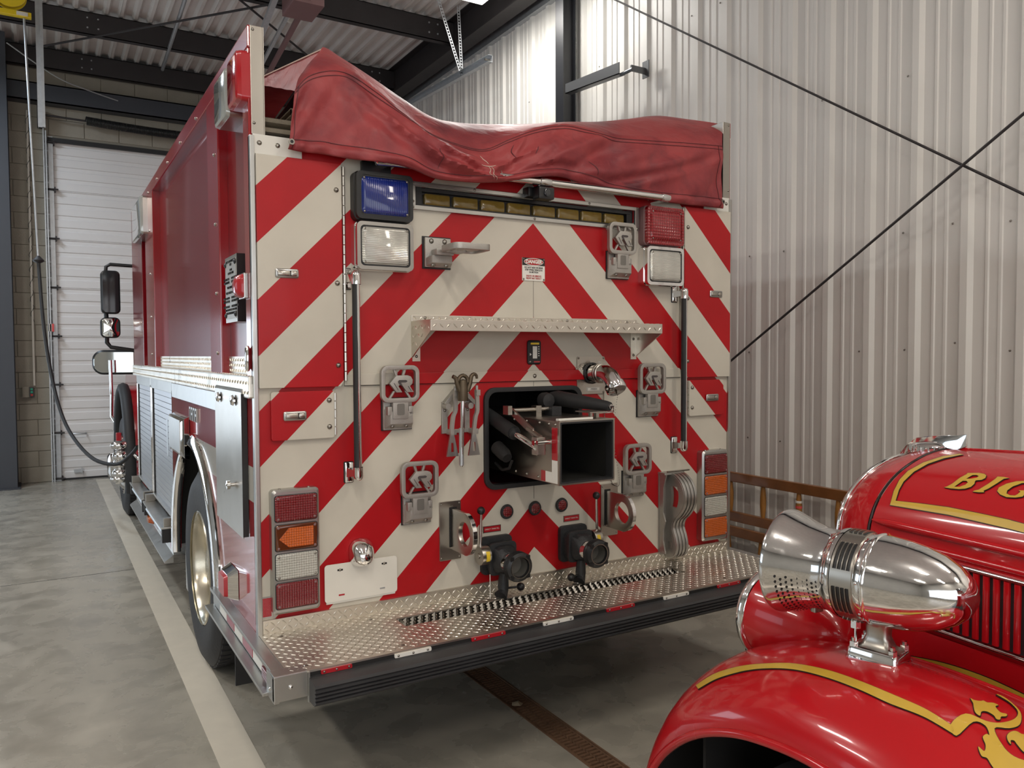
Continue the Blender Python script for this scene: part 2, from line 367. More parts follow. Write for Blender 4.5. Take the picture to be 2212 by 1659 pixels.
# trench drain: frame and cast grates
dr = thing('trench_drain', 'rusty slotted trench drain grate running under the fire truck', 'drain', (-.02, 0, 0))
part('drain_frame', MB().box(-.072, -.064, -7, 8.6, -.03, .002).box(.054, .062, -7, 8.6, -.03, .002), RUST, dr)
gm = MB(); gm.box(-.095, -.083, 0, .495, -.02, -.001); gm.box(.043, .055, 0, .495, -.02, -.001); gm.box(-.024, -.016, .0, .495, -.02, -.001)
for k in range(21): gm.box(-.084, .044, .004+k*.0238, .016+k*.0238, -.018, -.001)
gme = gm.mesh('grate', RUST)
for k in range(-3, 8): g_ = put(gme, 'grate', dr, (.0305, k*.5, 0)); g_.scale = (.76, 1, 1)
lf = MB(); lf.add([(-.055, .11, .002), (-.03, .075, .008), (.0, .10, .003), (-.012, .125, .010), (-.04, .135, .004), (-.025, .105, .013)], [(0, 1, 5), (1, 2, 5), (2, 3, 5), (3, 4, 5), (4, 0, 5)])
solo('dry_leaf', lf, mat('dead_leaf', (.34, .27, .18), .8), 'small curled pale dead leaf lying on the rusty drain grate', 'leaf', (-.03, .105, .002))

# ---- right wall: backing, ribbed sheets one by one, screws, eave trim
wall = struct('wall_right', MB().box(XW+.04, XW+.12, -7, 9.2, 0, ROOFZ+.1), SHEET)
def rib_profile():
    p = []
    for k in range(3):
        b = k*.3048
        p += [(b, 0), (b+.022, -.026), (b+.062, -.026), (b+.084, 0), (b+.146, 0), (b+.152, -.007), (b+.166, -.007), (b+.172, 0), (b+.218, 0), (b+.224, -.007), (b+.238, -.007), (b+.244, 0)]
    return p+[(.9144, 0)]
pr = rib_profile(); sm = MB()
sm.grid([[(x, y, 0) for y, x in pr], [(x, y, 5.3) for y, x in pr]]); smesh = sm.mesh('wall_sheet', SHEET)
y0 = .473-.042-.9144*6
for k in range(15): put(smesh, 'wall_sheet', wall, (XW+.034, y0+k*.9144, 0))
mb = MB()
for z in (1.02, 1.66, 2.36, 3.32, 4.3):
    for k in range(44):
        if random.random() < .62:
            screws(mb, [(XW+.033, y0+.11+k*.3048+random.uniform(-.012, .012), z+random.uniform(-.03, .03))], (-1, 0, 0), .007, .006, 6)
part('sheet_screws', mb, SCREW, wall, kind='stuff')
struct('trim_1', MB().box(XW-.03, XW+.03, -6.9, 8.84, 5.17, 5.31).box(XW-.05, XW-.03, -6.9, 8.84, 5.285, 5.31), GALV)
struct('wall_left', MB().box(-9.3, -9.2, -7, 9.2, 0, ROOFZ+.1), FARWALL)
struct('wall_back', MB().box(-9.2, 2.7, -7.1, -7, 0, ROOFZ+.1), FARWALL)
DAY = mat('daylit_pane', (.9, .95, 1), .3, emit=(.88, .94, 1), es=2.6)
DAY2 = mat('dim_daylit_pane', (.9, .95, 1), .3, emit=(.78, .88, 1), es=1.5)
wb = struct('window_1', MB().box(-6.9, .8, -7.0, -6.96, .5, .56).box(-6.9, .8, -7.0, -6.96, 3.0, 3.06).box(-6.96, -6.9, -7.0, -6.96, .5, 3.06).box(.8, .86, -7.0, -6.96, .5, 3.06), ALU)
w2 = struct('window_2', MB().box(-6.9, -2.96, YW-.04, YW, .4, .46).box(-6.9, -2.96, YW-.04, YW, 2.2, 2.26).box(-6.96, -6.9, YW-.04, YW, .4, 2.26).box(-3.02, -2.96, YW-.04, YW, .4, 2.26), ALU)
for k in range(3): part('pane', MB().box(-6.89+k*1.29, -5.64+k*1.29, YW-.02, YW-.005, .47, 2.19), DAY2, w2)
for k in range(-3, 3): part('pane', MB().box(-2.99+k*1.27, -1.76+k*1.27, -6.995, -6.98, .57, 2.99), DAY, wb)

# ---- far wall of painted block with the overhead door
DX0, DX1, DZ = -1.745, 1.92, 4.405
mb = MB(); mb.box(-9.2, DX0, YW, YW+.25, 0, ROOFZ); mb.box(DX1, 2.7, YW, YW+.25, 0, ROOFZ); mb.box(DX0, DX1, YW, YW+.25, DZ, ROOFZ)
wf = struct('wall_far', mb, MORTAR)
bme = MB().box(.004, .402, -.012, 0, .004, .199).mesh('concrete_block', BLOCKM, bevel=.004)
bhe = MB().box(.004, .199, -.012, 0, .004, .199).mesh('concrete_block', BLOCKM, bevel=.004)
for r in range(26):
    z = r*.2032
    x = -2.56+(.2032 if r % 2 else 0)
    while x < .5:
        if x+.4064 <= DX0 or z >= DZ: put(bme, 'concrete_block', wf, (x, YW, z)); x += .4064
        elif x+.2032 <= DX0: put(bhe, 'concrete_block', wf, (x, YW, z)); x += .2032
        else:
            x += .2032
            if z < DZ: break
# sectional door: seven insulated sections with pressed ribs
dm = struct('door_1', MB().box(DX0-.02, DX1, YW+.07, YW+.09, 0, DZ), DOORW)
HS = DZ/7
pf = [(0, .012)]
for k in range(4):
    b = .008+k*(HS-.016)/4; s_ = (HS-.016)/4
    pf += [(b, 0), (b+s_*.60, 0), (b+s_*.66, .010), (b+s_*.94, .010)]
pf += [(HS-.008, 0), (HS, .012)]
secm = MB().grid([[(DX0, y, z) for z, y in pf], [(DX1, y, z) for z, y in pf]]).mesh('door_section', DOORW)
for k in range(7): put(secm, 'door_section', dm, (0, YW+.035, k*HS))
part('bottom_seal', MB().box(DX0, DX1, YW+.01, YW+.06, 0, .022), RUBBER, dm)
part('top_seal', MB().box(DX0-.02, DX1, YW-.02, YW+.02, DZ-.02, DZ+.035), RUBBER, dm)
mb = MB(); mb.box(-1.815, -1.80, YW-.09, YW, 0, DZ+.35); mb.box(-1.80, -1.705, YW-.012, YW-.004, 0, DZ+.05); mb.box(-1.79, -1.775, YW-.09, YW-.01, 0, DZ+.1)
part('vertical_track', mb, GALV, dm)
rb = MB(); rb.box(-1.80, -1.70, YW-.03, YW-.012, -.012, .012).cyl((-1.80, YW-.05, 0), (-1.655, YW-.05, 0), .010, n=8).box(-1.70, -1.685, YW-.055, YW+.03, -.03, .03)
rme = rb.mesh('roller_hinge', BROWNSTEEL)
for k in range(8): put(rme, 'roller_hinge', dm, (0, 0, min(max(k*HS, .03), DZ-.03)))
hz = at(160, 937, 1, YW).z
part('door_handle', MB().tube([(-1.57, YW+.03, hz), (-1.57, YW-.03, hz), (-1.56, YW-.035, hz), (-1.42, YW-.035, hz), (-1.41, YW-.03, hz), (-1.41, YW+.03, hz)], .011, 8), GALV, dm, 40)
part('slide_bolt', MB().box(-1.56, -1.47, YW, YW+.03, .09, .13).box(-1.475, -1.46, YW-.02, YW+.02, .08, .15), GALV, dm)
# torsion shaft and spring above the door
zs = at(230, 274, 1, YW-.17).z
part('torsion_shaft', MB().cyl((-1.86, YW-.17, zs+.05), (1.9, YW-.17, zs-.02), .013, n=8).box(-1.87, -1.80, YW-.25, YW, zs-.09, zs+.14), BROWNSTEEL, dm, 40)
sp = []
xa, xb, n = at(186, 266, 1, YW-.17).x, .1, 900
for i in range(n+1):
    t = i/n; sp.append((lerp(xa, xb, t), YW-.17+.050*math.cos(t*2*PI*90), zs+.045-.09*t+.06*t*t+.050*math.sin(t*2*PI*90)))
part('torsion_spring', MB().tube(sp, .0075, 5), BLACK, dm, 60)
# header channel over the door, wall-top angle
struct('trim_2', MB().box(-2.2, 2.4, YW-.20, YW-.01, 5.045, 5.06).box(-2.2, 2.4, YW-.20, YW-.185, 4.83, 5.06).box(-2.2, 2.4, YW-.20, YW-.01, 4.83, 4.845), SLATE)
struct('trim_3', MB().box(-9, 2.5, YW-.10, YW-.02, 5.36, 5.45), BROWNSTEEL)

# steel column at the left edge
cl = thing('steel_column', 'dark slate steel column standing at the left edge beside block wall', 'column', (-2.5, 8.4, 0))
part('column_shaft', MB().box(-2.85, -2.18, 8.385, 8.40, 0, ROOFZ-.02).box(-2.85, -2.18, 8.82, 8.835, 0, ROOFZ-.02).box(-2.52, -2.505, 8.40, 8.82, 0, ROOFZ-.02), SLATE, cl)
part('base_plate', MB().box(-2.9, -2.15, 8.33, 8.84, 0, .02), SLATE, cl)
# column against the ribbed wall
cl = thing('steel_column', 'tall dark grey steel column against the white ribbed wall', 'column', (2.48, 3.32, 0))
part('column_shaft', MB().box(2.419, 2.431, 3.26, 3.392, 0, 5.2).box(2.431, 2.59, 3.30, 3.31, 0, 5.2).box(2.555, 2.566, 3.26, 3.392, 0, 5.2), COLSTEEL, cl)
part('base_plate', MB().box(2.38, 2.565, 3.22, 3.43, 0, .02), SLATE, cl)
part('bolt', MB().dome((2.419, 3.29, 3.73), (-1, 0, 0), .012, .012).dome((2.419, 3.36, 3.73), (-1, 0, 0), .012, .012), SCREW, cl)
# bracket arm
ar = thing('bracket_arm', 'short grey steel arm reaching from dark column to ribbed wall', 'bracket', (2.41, 2.7, 4.05))
A, B = at(1226, 193, 0, 2.40), at(1342, 148, 0, 2.40)
mb = MB()
mb.loft([[(2.375, A.y, A.z-.045), (2.383, A.y, A.z-.045), (2.383, A.y, A.z+.045), (2.375, A.y, A.z+.045)], [(2.375, B.y, B.z-.05), (2.383, B.y, B.z-.05), (2.383, B.y, B.z+.05), (2.375, B.y, B.z+.05)]])
mb.loft([[(2.375, A.y, A.z-.045), (2.44, A.y, A.z-.045), (2.44, A.y, A.z-.037), (2.375, A.y, A.z-.037)], [(2.375, B.y, B.z-.05), (2.44, B.y, B.z-.05), (2.44, B.y, B.z-.042), (2.375, B.y, B.z-.042)]])
part('angle_bar', mb, ARMG, ar)
part('wall_pivot', MB().box(2.555, 2.565, B.y-.17, B.y-.09, B.z-.09, B.z+.05).box(2.40, 2.555, B.y-.135, B.y-.12, B.z-.06, B.z-.01).cyl((2.41, B.y+.02, B.z-.045), (2.41, B.y-.14, B.z-.045), .016, n=8), ARMG, ar)

# ---- roof: slab, ribbed deck sheets, purlins, rafter, rods
ce = struct('ceiling', MB().box(-9.3, 2.7, -7.1, 9.2, ROOFZ+.06, ROOFZ+.16), DECK)
dp = []
for k in range(6):
    b = k*.1524; dp += [(b, 0), (b+.030, 0), (b+.055, .045), (b+.125, .045), (b+.150, 0)]
dmesh = MB().grid([[(x, -7, z) for x, z in dp], [(x, YW-.02, z) for x, z in dp]]).mesh('roof_sheet', DECK)
for k in range(13): put(dmesh, 'roof_sheet', ce, (-9.25+k*.9144, 0, ROOFZ))
for i, (y, lab) in enumerate([(8.72, 'dark steel purlin along the top of the block wall'), (7.27, 'dark steel purlin crossing the roof above the red cover'),
                              (5.44, 'dark steel purlin at the top edge of the picture')]):
    pu = thing('roof_purlin', lab, 'purlin', (-2, y, 5.28), group='roof purlins')
    part('channel', MB().box(-9, 2.36, y, y+.008, 5.28, 5.53).box(-9, 2.36, y, y+.085, 5.522, 5.53).box(-9, 2.36, y, y+.085, 5.28, 5.288), BROWNSTEEL, pu)
    mb = MB()
    for x in (-1.3, .55, 2.1):
        screws(mb, [(x+dx, y, 5.41+dz) for dx in (-.055, .055) for dz in (-.055, .055)], (0, -1, 0), .012, .012)
    part('bolts', mb, GALV, pu)
ra = thing('roof_rafter', 'long dark steel rafter running along the top of ribbed wall', 'rafter', (2.38, 4, 5.2))
part('web', MB().box(2.385, 2.395, -6.9, 8.8, 5.2, ROOFZ-.005), BROWNSTEEL, ra)
part('flange', MB().box(2.30, 2.48, -6.9, 8.8, 5.19, 5.202), BROWNSTEEL, ra); part('flange', MB().box(2.30, 2.48, -6.9, 8.8, ROOFZ-.012, ROOFZ), BROWNSTEEL, ra)
def rod(a, b, r, m, name, label, cat='rod', group=None):
    a, b = Vector(a), Vector(b); c = (a+b)/2
    return solo(name, MB().cyl(a, b, r, n=8), m, label, cat, c, 40, group=group)
def ext(a, b, s, t): return a+(a-b)*s, b+(b-a)*t
a, b = ext(at(97, 99, 2, 5.24), at(553, 15, 2, 5.24), .05, .35); rod(a, b, .012, BROWNSTEEL, 'roof_brace_rod', 'thin dark brace rod under the roof sloping up to the right')
a, b = ext(at(527, 7, 2, 5.22), at(657, 114, 2, 5.22), .3, .25); rod(a, b, .012, BROWNSTEEL, 'roof_brace_rod', 'thin dark brace rod behind the peak of the red cover')
a, b = at(401, -5, 2, 5.27), at(351, 150, 2, 5.30); rod(a, b, .022, GALV, 'purlin_strut', 'grey strut between purlins above the white overhead door', 'strut')
a, b = ext(at(1330, 0, 0, 2.50), at(2212, 420, 0, 2.50), .35, .5); a.x = b.x = 2.50
rod(a, b, .0075, BROWNSTEEL, 'wall_brace_rod', 'thin brace rod descending to the right across ribbed wall')
a, b = ext(at(1578, 780, 0, 2.47), at(2212, 245, 0, 2.47), .5, .5)
rod(a, b, .0088, BROWNSTEEL, 'wall_brace_rod', 'thin dark brace rod rising to the right across ribbed wall')

# ceiling fixture in view
cf = thing('ceiling_light', 'white fluorescent ceiling fixture glowing at the top edge of the picture', 'light', (1.81, 3.47, 5.15))
part('housing', MB().loft([[(1.60, 2.82, 5.16), (2.02, 2.82, 5.16), (2.02, 4.12, 5.16), (1.60, 4.12, 5.16)], [(1.71, 2.92, 5.27), (1.91, 2.92, 5.27), (1.91, 4.02, 5.27), (1.71, 4.02, 5.27)]]), WHITE, cf)
part('diffuser', MB().box(1.62, 2.0, 2.85, 4.09, 5.145, 5.159), LIGHTW, cf)
part('suspension_rod', MB().cyl((1.81, 3.47, 5.27), (1.81, 3.47, ROOFZ), .008, n=6), GALV, cf)

# horizontal door track of this bay on the right, with its perforated hangers
tr = thing('door_track_rail', 'galvanised door track rail sloping along ribbed wall', 'rail', (2.0, 5, 4.6))
a, b = at(1064, 127, 0, 2.0), at(868, 236, 0, 2.0); b = b+(b-a)*.9
mb = MB(); P = lambda q, dz0, dz1, dx0, dx1: [(q.x+dx0, q.y, q.z+dz0), (q.x+dx1, q.y, q.z+dz0), (q.x+dx1, q.y, q.z+dz1), (q.x+dx0, q.y, q.z+dz1)]
mb.loft([P(a, -.035, .035, -.004, 0), P(b, -.035, .035, -.004, 0)]); mb.loft([P(a, .031, .035, -.05, 0), P(b, .031, .035, -.05, 0)]); mb.loft([P(a, -.035, -.031, -.05, 0), P(b, -.035, -.031, -.05, 0)])
part('track', mb, GALV, tr)
part('stop_bolt', MB().cyl((a.x-.06, a.y+.05, a.z), (a.x+.02, a.y+.05, a.z), .012, n=8), SCREW, tr)
hp = at(998, 165, 0, 1.99)
for px in (948, 990):
    q = at(px, 2 if px < 960 else 12, 1, hp.y); q = q if px > 960 else hp+(q-hp)*1.05
    d_ = q-hp; L_ = d_.length; d_.normalize(); s_ = Vector((d_.z, 0, -d_.x)); mb = MB(); n = int(L_/.03)
    for i in range(n):   # perforated strap: the steel left between square holes
        c0 = hp+d_*(L_*i/n); c1 = hp+d_*(L_*(i+.35)/n); c2 = hp+d_*(L_*(i+1)/n)
        mb.loft([[c0-s_*.017, c0+s_*.017, c0+s_*.017+Vector((0, .003, 0)), c0-s_*.017+Vector((0, .003, 0))], [c1-s_*.017, c1+s_*.017, c1+s_*.017+Vector((0, .003, 0)), c1-s_*.017+Vector((0, .003, 0))]])
        for e in (-1, 1):
            mb.loft([[c1+s_*e*.017, c1+s_*e*.009, c1+s_*e*.009+Vector((0, .003, 0)), c1+s_*e*.017+Vector((0, .003, 0))], [c2+s_*e*.017, c2+s_*e*.009, c2+s_*e*.009+Vector((0, .003, 0)), c2+s_*e*.017+Vector((0, .003, 0))]])
    part('perforated_hanger', mb, GALV, tr)
# door opener rails and motor above the truck
op = thing('door_opener', 'overhead door opener rail with dull pink motor box', 'opener', (.0, 6, 4.9))
for (p0, p1, w_, m_) in (((600, -20), (570, 60), .035, GALV), ((641, -5), (560, 150), .022, GALV), ((668, -5), (590, 140), .030, GREYBOX)):
    a, b = at(*p0, 2, 4.95), at(*p1, 2, 4.95); b = b+(b-a)*.4
    part('opener_rail', MB().tube([a, b], w_, 4), m_, op)
a, c = at(634, 0, 2, 4.9), at(702, 14, 2, 4.9)
part('motor_box', MB().box(a.x, c.x, c.y+.01, c.y+.42, 4.90, 5.06), GREYBOX, op, bevel=.01)
q = at(628, 41, 1, 6.4); solo('smoke_detector', MB().lathe([(.05, 0), (.055, .02), (.04, .04), (0, .045)], q+Vector((0, .04, .02)), (0, -1, -.3), 14), SIGNW, 'round cream detector hanging near opener rail under roof', 'detector', q, 40)
# track post hanging at the left
dp_ = thing('track_hanger_post', 'grey double channel post hanging down from roof at far left', 'post', (-1.84, 6.9, 4.1))
a, b = at(79, 150, 1, 6.9), at(95, 150, 1, 6.9); zb = at(86, 275, 1, 6.9).z
part('channel', MB().box(a.x, a.x+.055, 6.88, 6.9, zb, ROOFZ).box(a.x, a.x+.006, 6.9, 6.94, zb, ROOFZ), GALV, dp_); part('channel', MB().box(b.x-.03, b.x, 6.86, 6.9, zb, ROOFZ), GALV, dp_)

# yellow hose reel, its air line and the stop ball
ry = 6.6
q0, q1 = at(-12, 0, 1, ry), at(68, 40, 1, ry)
rl = thing('hose_reel', 'yellow overhead hose reel at the top left corner', 'reel', (q0.x, ry, q1.z))
mb = MB(); mb.box(q0.x, q1.x, ry-.03, ry+.03, q1.z-.008, q1.z+.045); mb.loft([[(q0.x-.10, ry-.03, q1.z+.40), (q0.x-.02, ry-.03, q1.z+.40), (q0.x-.02, ry+.03, q1.z+.40), (q0.x-.10, ry+.03, q1.z+.40)], [(q0.x-.02, ry-.03, q1.z), (q0.x+.05, ry-.03, q1.z), (q0.x+.05, ry+.03, q1.z), (q0.x-.02, ry+.03, q1.z)]])
part('bracket', mb, YELP, rl, bevel=.006)
part('spool', MB().lathe([(.02, -.05), (.15, -.05), (.15, -.035), (.08, -.03), (.08, .03), (.15, .035), (.15, .05), (.02, .05)], (q0.x+.13, ry+.02, q1.z+.22), (0, 1, 0), 28), YELP, rl, 40)
part('wound_hose', MB().lathe([(.08, -.03), (.125, -.03), (.125, .03), (.08, .03)], (q0.x+.13, ry+.02, q1.z+.22), (0, 1, 0), 24), RUBBER, rl, 40)
part('roller_guide', MB().box(q1.x-.13, q1.x-.03, ry-.045, ry-.031, q1.z+.0, q1.z+.035), PLASTICW, rl, bevel=.004)
hs = [at(52, 40, 1, ry), at(63, 230, 1, ry), at(75, 430, 1, ry), at(83, 563, 1, ry), at(93, 690, 1, 6.4), at(108, 795, 1, 6.2), at(128, 880, 1, 5.9), at(155, 940, 1, 5.6), at(200, 990, 1, 5.2), at(250, 1003, 1, 4.9), at(280, 985, 1, 4.7), at(297, 965, 1, 4.55)]
hose = [curve(hs, i/60) for i in range(61)]
ah = thing('air_line', 'black air hose hanging from the yellow reel to truck side', 'hose', hs[3])
part('hose', MB().tube(hose[16:], .017, 8), RUBBER, ah, 60); part('hanging_line', MB().tube(hose[:17], .011, 8), GALV, ah, 60)
part('stop_ball', MB().lathe([(.012, -.03), (.05, -.01), (.055, .005), (.03, .03), (.012, .05)], hs[3], (0, 0, 1), 12), BROWNSTEEL, ah, 50)

# conduit with the door push buttons
yq = YW-.034
cx_ = at(65, 500, 1, yq).x
pb = thing('door_control', 'push button door control with conduit on the block wall', 'switch', (cx_, YW, 1.2))
zt, zb = at(65, 240, 1, yq).z, at(65, 833, 1, yq).z
part('conduit', MB().cyl((cx_, yq-.02, zb), (cx_, yq-.02, zt), .013, n=8), PLASTICW, pb, 40)
a, b = at(63, 836, 1, yq-.05), at(74, 858, 1, yq-.05)
part('button_box', MB().box(a.x, b.x, yq-.07, yq, b.z, a.z), BLACK, pb, bevel=.004)
part('back_box', MB().box(a.x-.075, a.x, yq-.05, yq, b.z, a.z+.005), BLOCKM, pb, bevel=.003)
for k, m_ in enumerate((GREEN, GREEN, REDB)):
    z = lerp(a.z, b.z, .22+k*.28); part('push_button', MB().dome(((a.x+b.x)/2, yq-.07, z), (0, -1, 0), .016, .01), m_, pb, 40)
wr = [(cx_+.02*math.sin(i*1.3), yq-.025+.006*math.cos(i*1.3), lerp(zt, zb, i/90)) for i in range(70)]
part('wire', MB().tube(wr, .004, 4), BLACK, pb)
q = at(110, 708, 1, YW-.05)
se = thing('door_sensor', 'small cream and red sensor box on the door track', 'sensor', q)
part('housing', MB().box(q.x-.03, q.x+.01, YW-.09, YW-.012, q.z-.05, q.z+.05), PLASTICW, se, bevel=.003); part('lens', MB().box(q.x+.01, q.x+.035, YW-.09, YW-.02, q.z-.05, q.z+.05), REDB, se)
# loose cable strung across the wall head
c0 = [at(14, 92, 1, 8.39), at(120, 165, 1, 8.5), at(190, 195, 1, 8.6), at(255, 218, 1, 8.645)]
solo('loose_cable', MB().tube([curve(c0, i/20) for i in range(21)], .008, 5), GALV, 'thin loose cable strung slanting across the top of block wall', 'cable', c0[1])

# wooden ladders hung along the ribbed wall
def ladder(zb, zt, x, lab, y_a, y_b, off):
    t = thing('wooden_ladder', lab, 'ladder', (x, (y_a+y_b)/2, zb), group='ladders hung on the ribbed wall')
    part('rail', MB().box(x-.028, x+.012, y_a, y_b, zt-.07, zt), WOOD, t, bevel=.006); part('rail', MB().box(x-.028, x+.012, y_a, y_b, zb, zb+.07), WOOD, t, bevel=.006)
    n = int((y_b-y_a)/.3048)
    for k in range(n):
        y = y_a+.12+off+k*.3048
        if y < y_b-.05: part('rung', MB().lathe([(.014, 0), (.021, .08), (.021, zt-zb-.22), (.014, zt-zb-.14)], (x-.008, y, zb+.07), (0, 0, 1), 8), WOOD2, t, 50)
    return t
ya = at(1646, 1080, 0, 2.45).y
l1 = ladder(.395, .755, 2.47, 'brown wooden ladder on edge along the ribbed wall, upper one', -2.6, 2.6, (ya+2.6-.12) % .3048)
for dz in (0, .035): part('painted_band', MB().cyl((2.462, ya-.3048, .585+dz), (2.462, ya-.3048, .60+dz), .0225, n=10), SIGNW if dz else REDB, l1)
ladder(.02, .36, 2.45, 'brown wooden ladder below the other, resting on the floor', -2.6, 2.6, (ya+2.6-.12) % .3048)
# ================================================================ the modern fire truck, tail towards the camera (tail plane y = 0)
T = thing('fire_truck', 'large red fire truck with red and white chevron tail and tread plate step', 'fire truck', (0, 0, 0))
HW = 1.22
def bandpaint():
    m = mat('side_paint_with_band', (.34, .008, .014), .14, coat=1); nt = m.node_tree; L = nt.links.new; b = nt.nodes['Principled BSDF']
    tc = nd(nt, 'ShaderNodeTexCoord'); sp = nd(nt, 'ShaderNodeSeparateXYZ'); L(tc.outputs['Object'], sp.inputs[0])
    a = nd(nt, 'ShaderNodeMath', operation='GREATER_THAN'); a.inputs[1].default_value = 1.08; L(sp.outputs[2], a.inputs[0])
    c = nd(nt, 'ShaderNodeMath', operation='LESS_THAN'); c.inputs[1].default_value = 1.212; L(sp.outputs[2], c.inputs[0])
    d = nd(nt, 'ShaderNodeMath', operation='MULTIPLY'); L(a.outputs[0], d.inputs[0]); L(c.outputs[0], d.inputs[1])
    mx = nd(nt, 'ShaderNodeMix', data_type='RGBA'); mx.inputs[6].default_value = (.34, .008, .014, 1); mx.inputs[7].default_value = (.66, .63, .56, 1)
    L(d.outputs[0], mx.inputs[0]); L(mx.outputs[2], b.inputs['Base Color']); return m
SIDEP = bandpaint()

# ---- tail wall with the openings for the dump chute and the arrow bar
CX, CZ0, CZ1 = .258, 1.04, 1.485          # chute opening
AZ0, AZ1, AXW = 2.235, 2.315, .572        # arrow bar opening
i_ = .018
xs = [-HW, -AXW, -CX+i_, CX-i_, AXW, HW]; zs = [.62, CZ0+i_, CZ1-i_, AZ0, AZ1, 2.432]
mb = MB()
for a in range(5):
    for c in range(5):
        if (a == 2 and c == 1) or (1 <= a <= 3 and c == 3): continue
        mb.box(xs[a], xs[a+1], 0, .03, zs[c], zs[c+1])
part('tail_panel', mb, CHEV, T)
part('panel_fold', MB().box(-.876, .876, -.010, 0, 1.510, 1.556), CHEV, T, bevel=.003)
part('panel_seam', MB().box(-.876, .876, -.0012, 0, 1.5075, 1.5098).box(-.0006, .0006, -.0008, 0, 1.79, 1.97).box(-.0006, .0006, -.0008, 0, .98, 1.04).box(-.0006, .0006, -.0008, 0, 1.486, 1.507), DARK, T)
mb = MB(); screws(mb, [(0, -.010, 1.532)], r=.010, h=.006); part('panel_screw', mb, SCREW, T, 40)
for s in (-1, 1):
    part('corner_trim', MB().box(s*1.213-.009, s*1.213+.009, -.012, .02, .585, 2.43), ALU, T, bevel=.003)
    part('header_plate', MB().box(min(s*1.21, s*1.03), max(s*1.21, s*1.03), -.006, 0, 2.365, 2.436), WHITE, T, bevel=.002)
    mb = MB(); screws(mb, [(s*1.186, -.006, 2.405), (s*1.12, -.006, 2.403)], r=.0095, h=.006); part('header_screws', mb, SCREW, T, 40)

# ---- compartment doors either side, with latches, hinges and screw heads
def latch(px, pz, par, s):
    b = part('latch', MB().face_plate(rr(px, pz, .086, .034, .006, 2), -.022, -.029, .003), ALU, par, 40)
    part('latch_recess', MB().face_plate(rr(px, pz, .072, .021, .004, 2), -.029, -.0295, .0005), BLACK, par)
    part('latch_paddle', MB().face_plate(rr(px-s*.012, pz, .046, .018, .003, 2), -.029, -.032, .002), STEEL, par, 40)
    part('latch_paddle', MB().face_plate(rr(px+s*.025, pz, .022, .018, .006, 3), -.029, -.031, .002), STEEL, par, 40)
for s in (-1, 1):
    X = lambda x: s*x
    poly = [(X(1.203), 1.508), (X(1.203), 2.362), (X(.884), 2.362), (X(.884), 1.525), (X(.896), 1.508)]
    d = part('compartment_door', MB().prism(poly, 1, -.022, -.001), CHEV, T, bevel=.0025)
    latch(X(1.098), at(613, 590, 1, -.025).z, d, 1)
    hg = MB()
    for k in range(22):
        z = 1.53+k*.0375; hg.cyl((X(.8755), -.018, z), (X(.8755), -.018, z+.034), .006, n=6)
    part('piano_hinge', hg, STEEL, d, 50)
    mb = MB(); screws(mb, [(X(.905), -.022, z) for z in (2.26, 1.905, 1.59)], r=.0105, h=.008); part('door_screws', mb, SCREW, d, 40)
    d2 = part('compartment_door', MB().prism(rr(X(1.042), 1.402, .240, .182, .008, 2), 1, -.018, -.001), CHEV, T, bevel=.002)
    latch(X(1.076), 1.402, d2, 1)
    hg = MB()
    for k in range(5): hg.cyl((X(.917), -.012, 1.322+k*.033), (X(.917), -.012, 1.351+k*.033), .005, n=6)
    part('piano_hinge', hg, STEEL, d2, 50)
    mb = MB(); screws(mb, [(X(.942), -.018, z) for z in (1.456, 1.354)], r=.0105, h=.008); part('door_screws', mb, SCREW, d2, 40)

# ---- warning lights and work lights
def lamp_box(cx, cz, w_, h_, lensm, body, nm, lab, dep=.072, corner=True, par=T):
    b = part(nm, MB().face_plate(rr(cx, cz, w_+.012, h_+.012, .022), 0, -dep*.62, .006), body, par, 40, label=lab)
    part('lens_gasket', MB().face_plate(rr(cx, cz, w_-.010, h_-.010, .018), -dep*.6, -dep*.86, .004), LRED2 if body is GREYBOX else BLACK, b)
    part('bezel', MB().ring(rr(cx, cz, w_+.006, h_+.006, .020), rr(cx, cz, w_-.022, h_-.022, .016), 1, -dep*.62, -dep*.9), BLACK if body is BLACK else (LRED2 if body is GREYBOX else CHROME), b, 40, bevel=.0)
    part('lens', MB().face_plate(rr(cx, cz, w_-.034, h_-.034, .018), -dep*.6, -dep*.98, .008), lensm, b, 40)
    mb = MB(); screws(mb, [(cx+a*(w_/2-.026), -dep-.001, cz+c*(h_/2-.024)) for a in (-1, 1) for c in (-1, 1)], r=.0045, h=.002); part('lens_screws', mb, SCREW, b, 40)
    return b
bz, wz, lx = 2.245, 2.052, .722
lamp_box(-lx, bz, .228, .176, LBLUE, BLACK, 'warning_light', 'blue warning light with black gasket')
lamp_box(-lx, wz, .228, .178, LWORK, CHROME, 'work_light', 'clear prismatic work light in chrome housing')
lamp_box(lx, bz, .228, .176, LRED2, GREYBOX, 'warning_light', 'red fluted warning light')
lamp_box(lx, wz, .228, .178, LWORK, CHROME, 'work_light', 'clear prismatic work light in chrome housing')

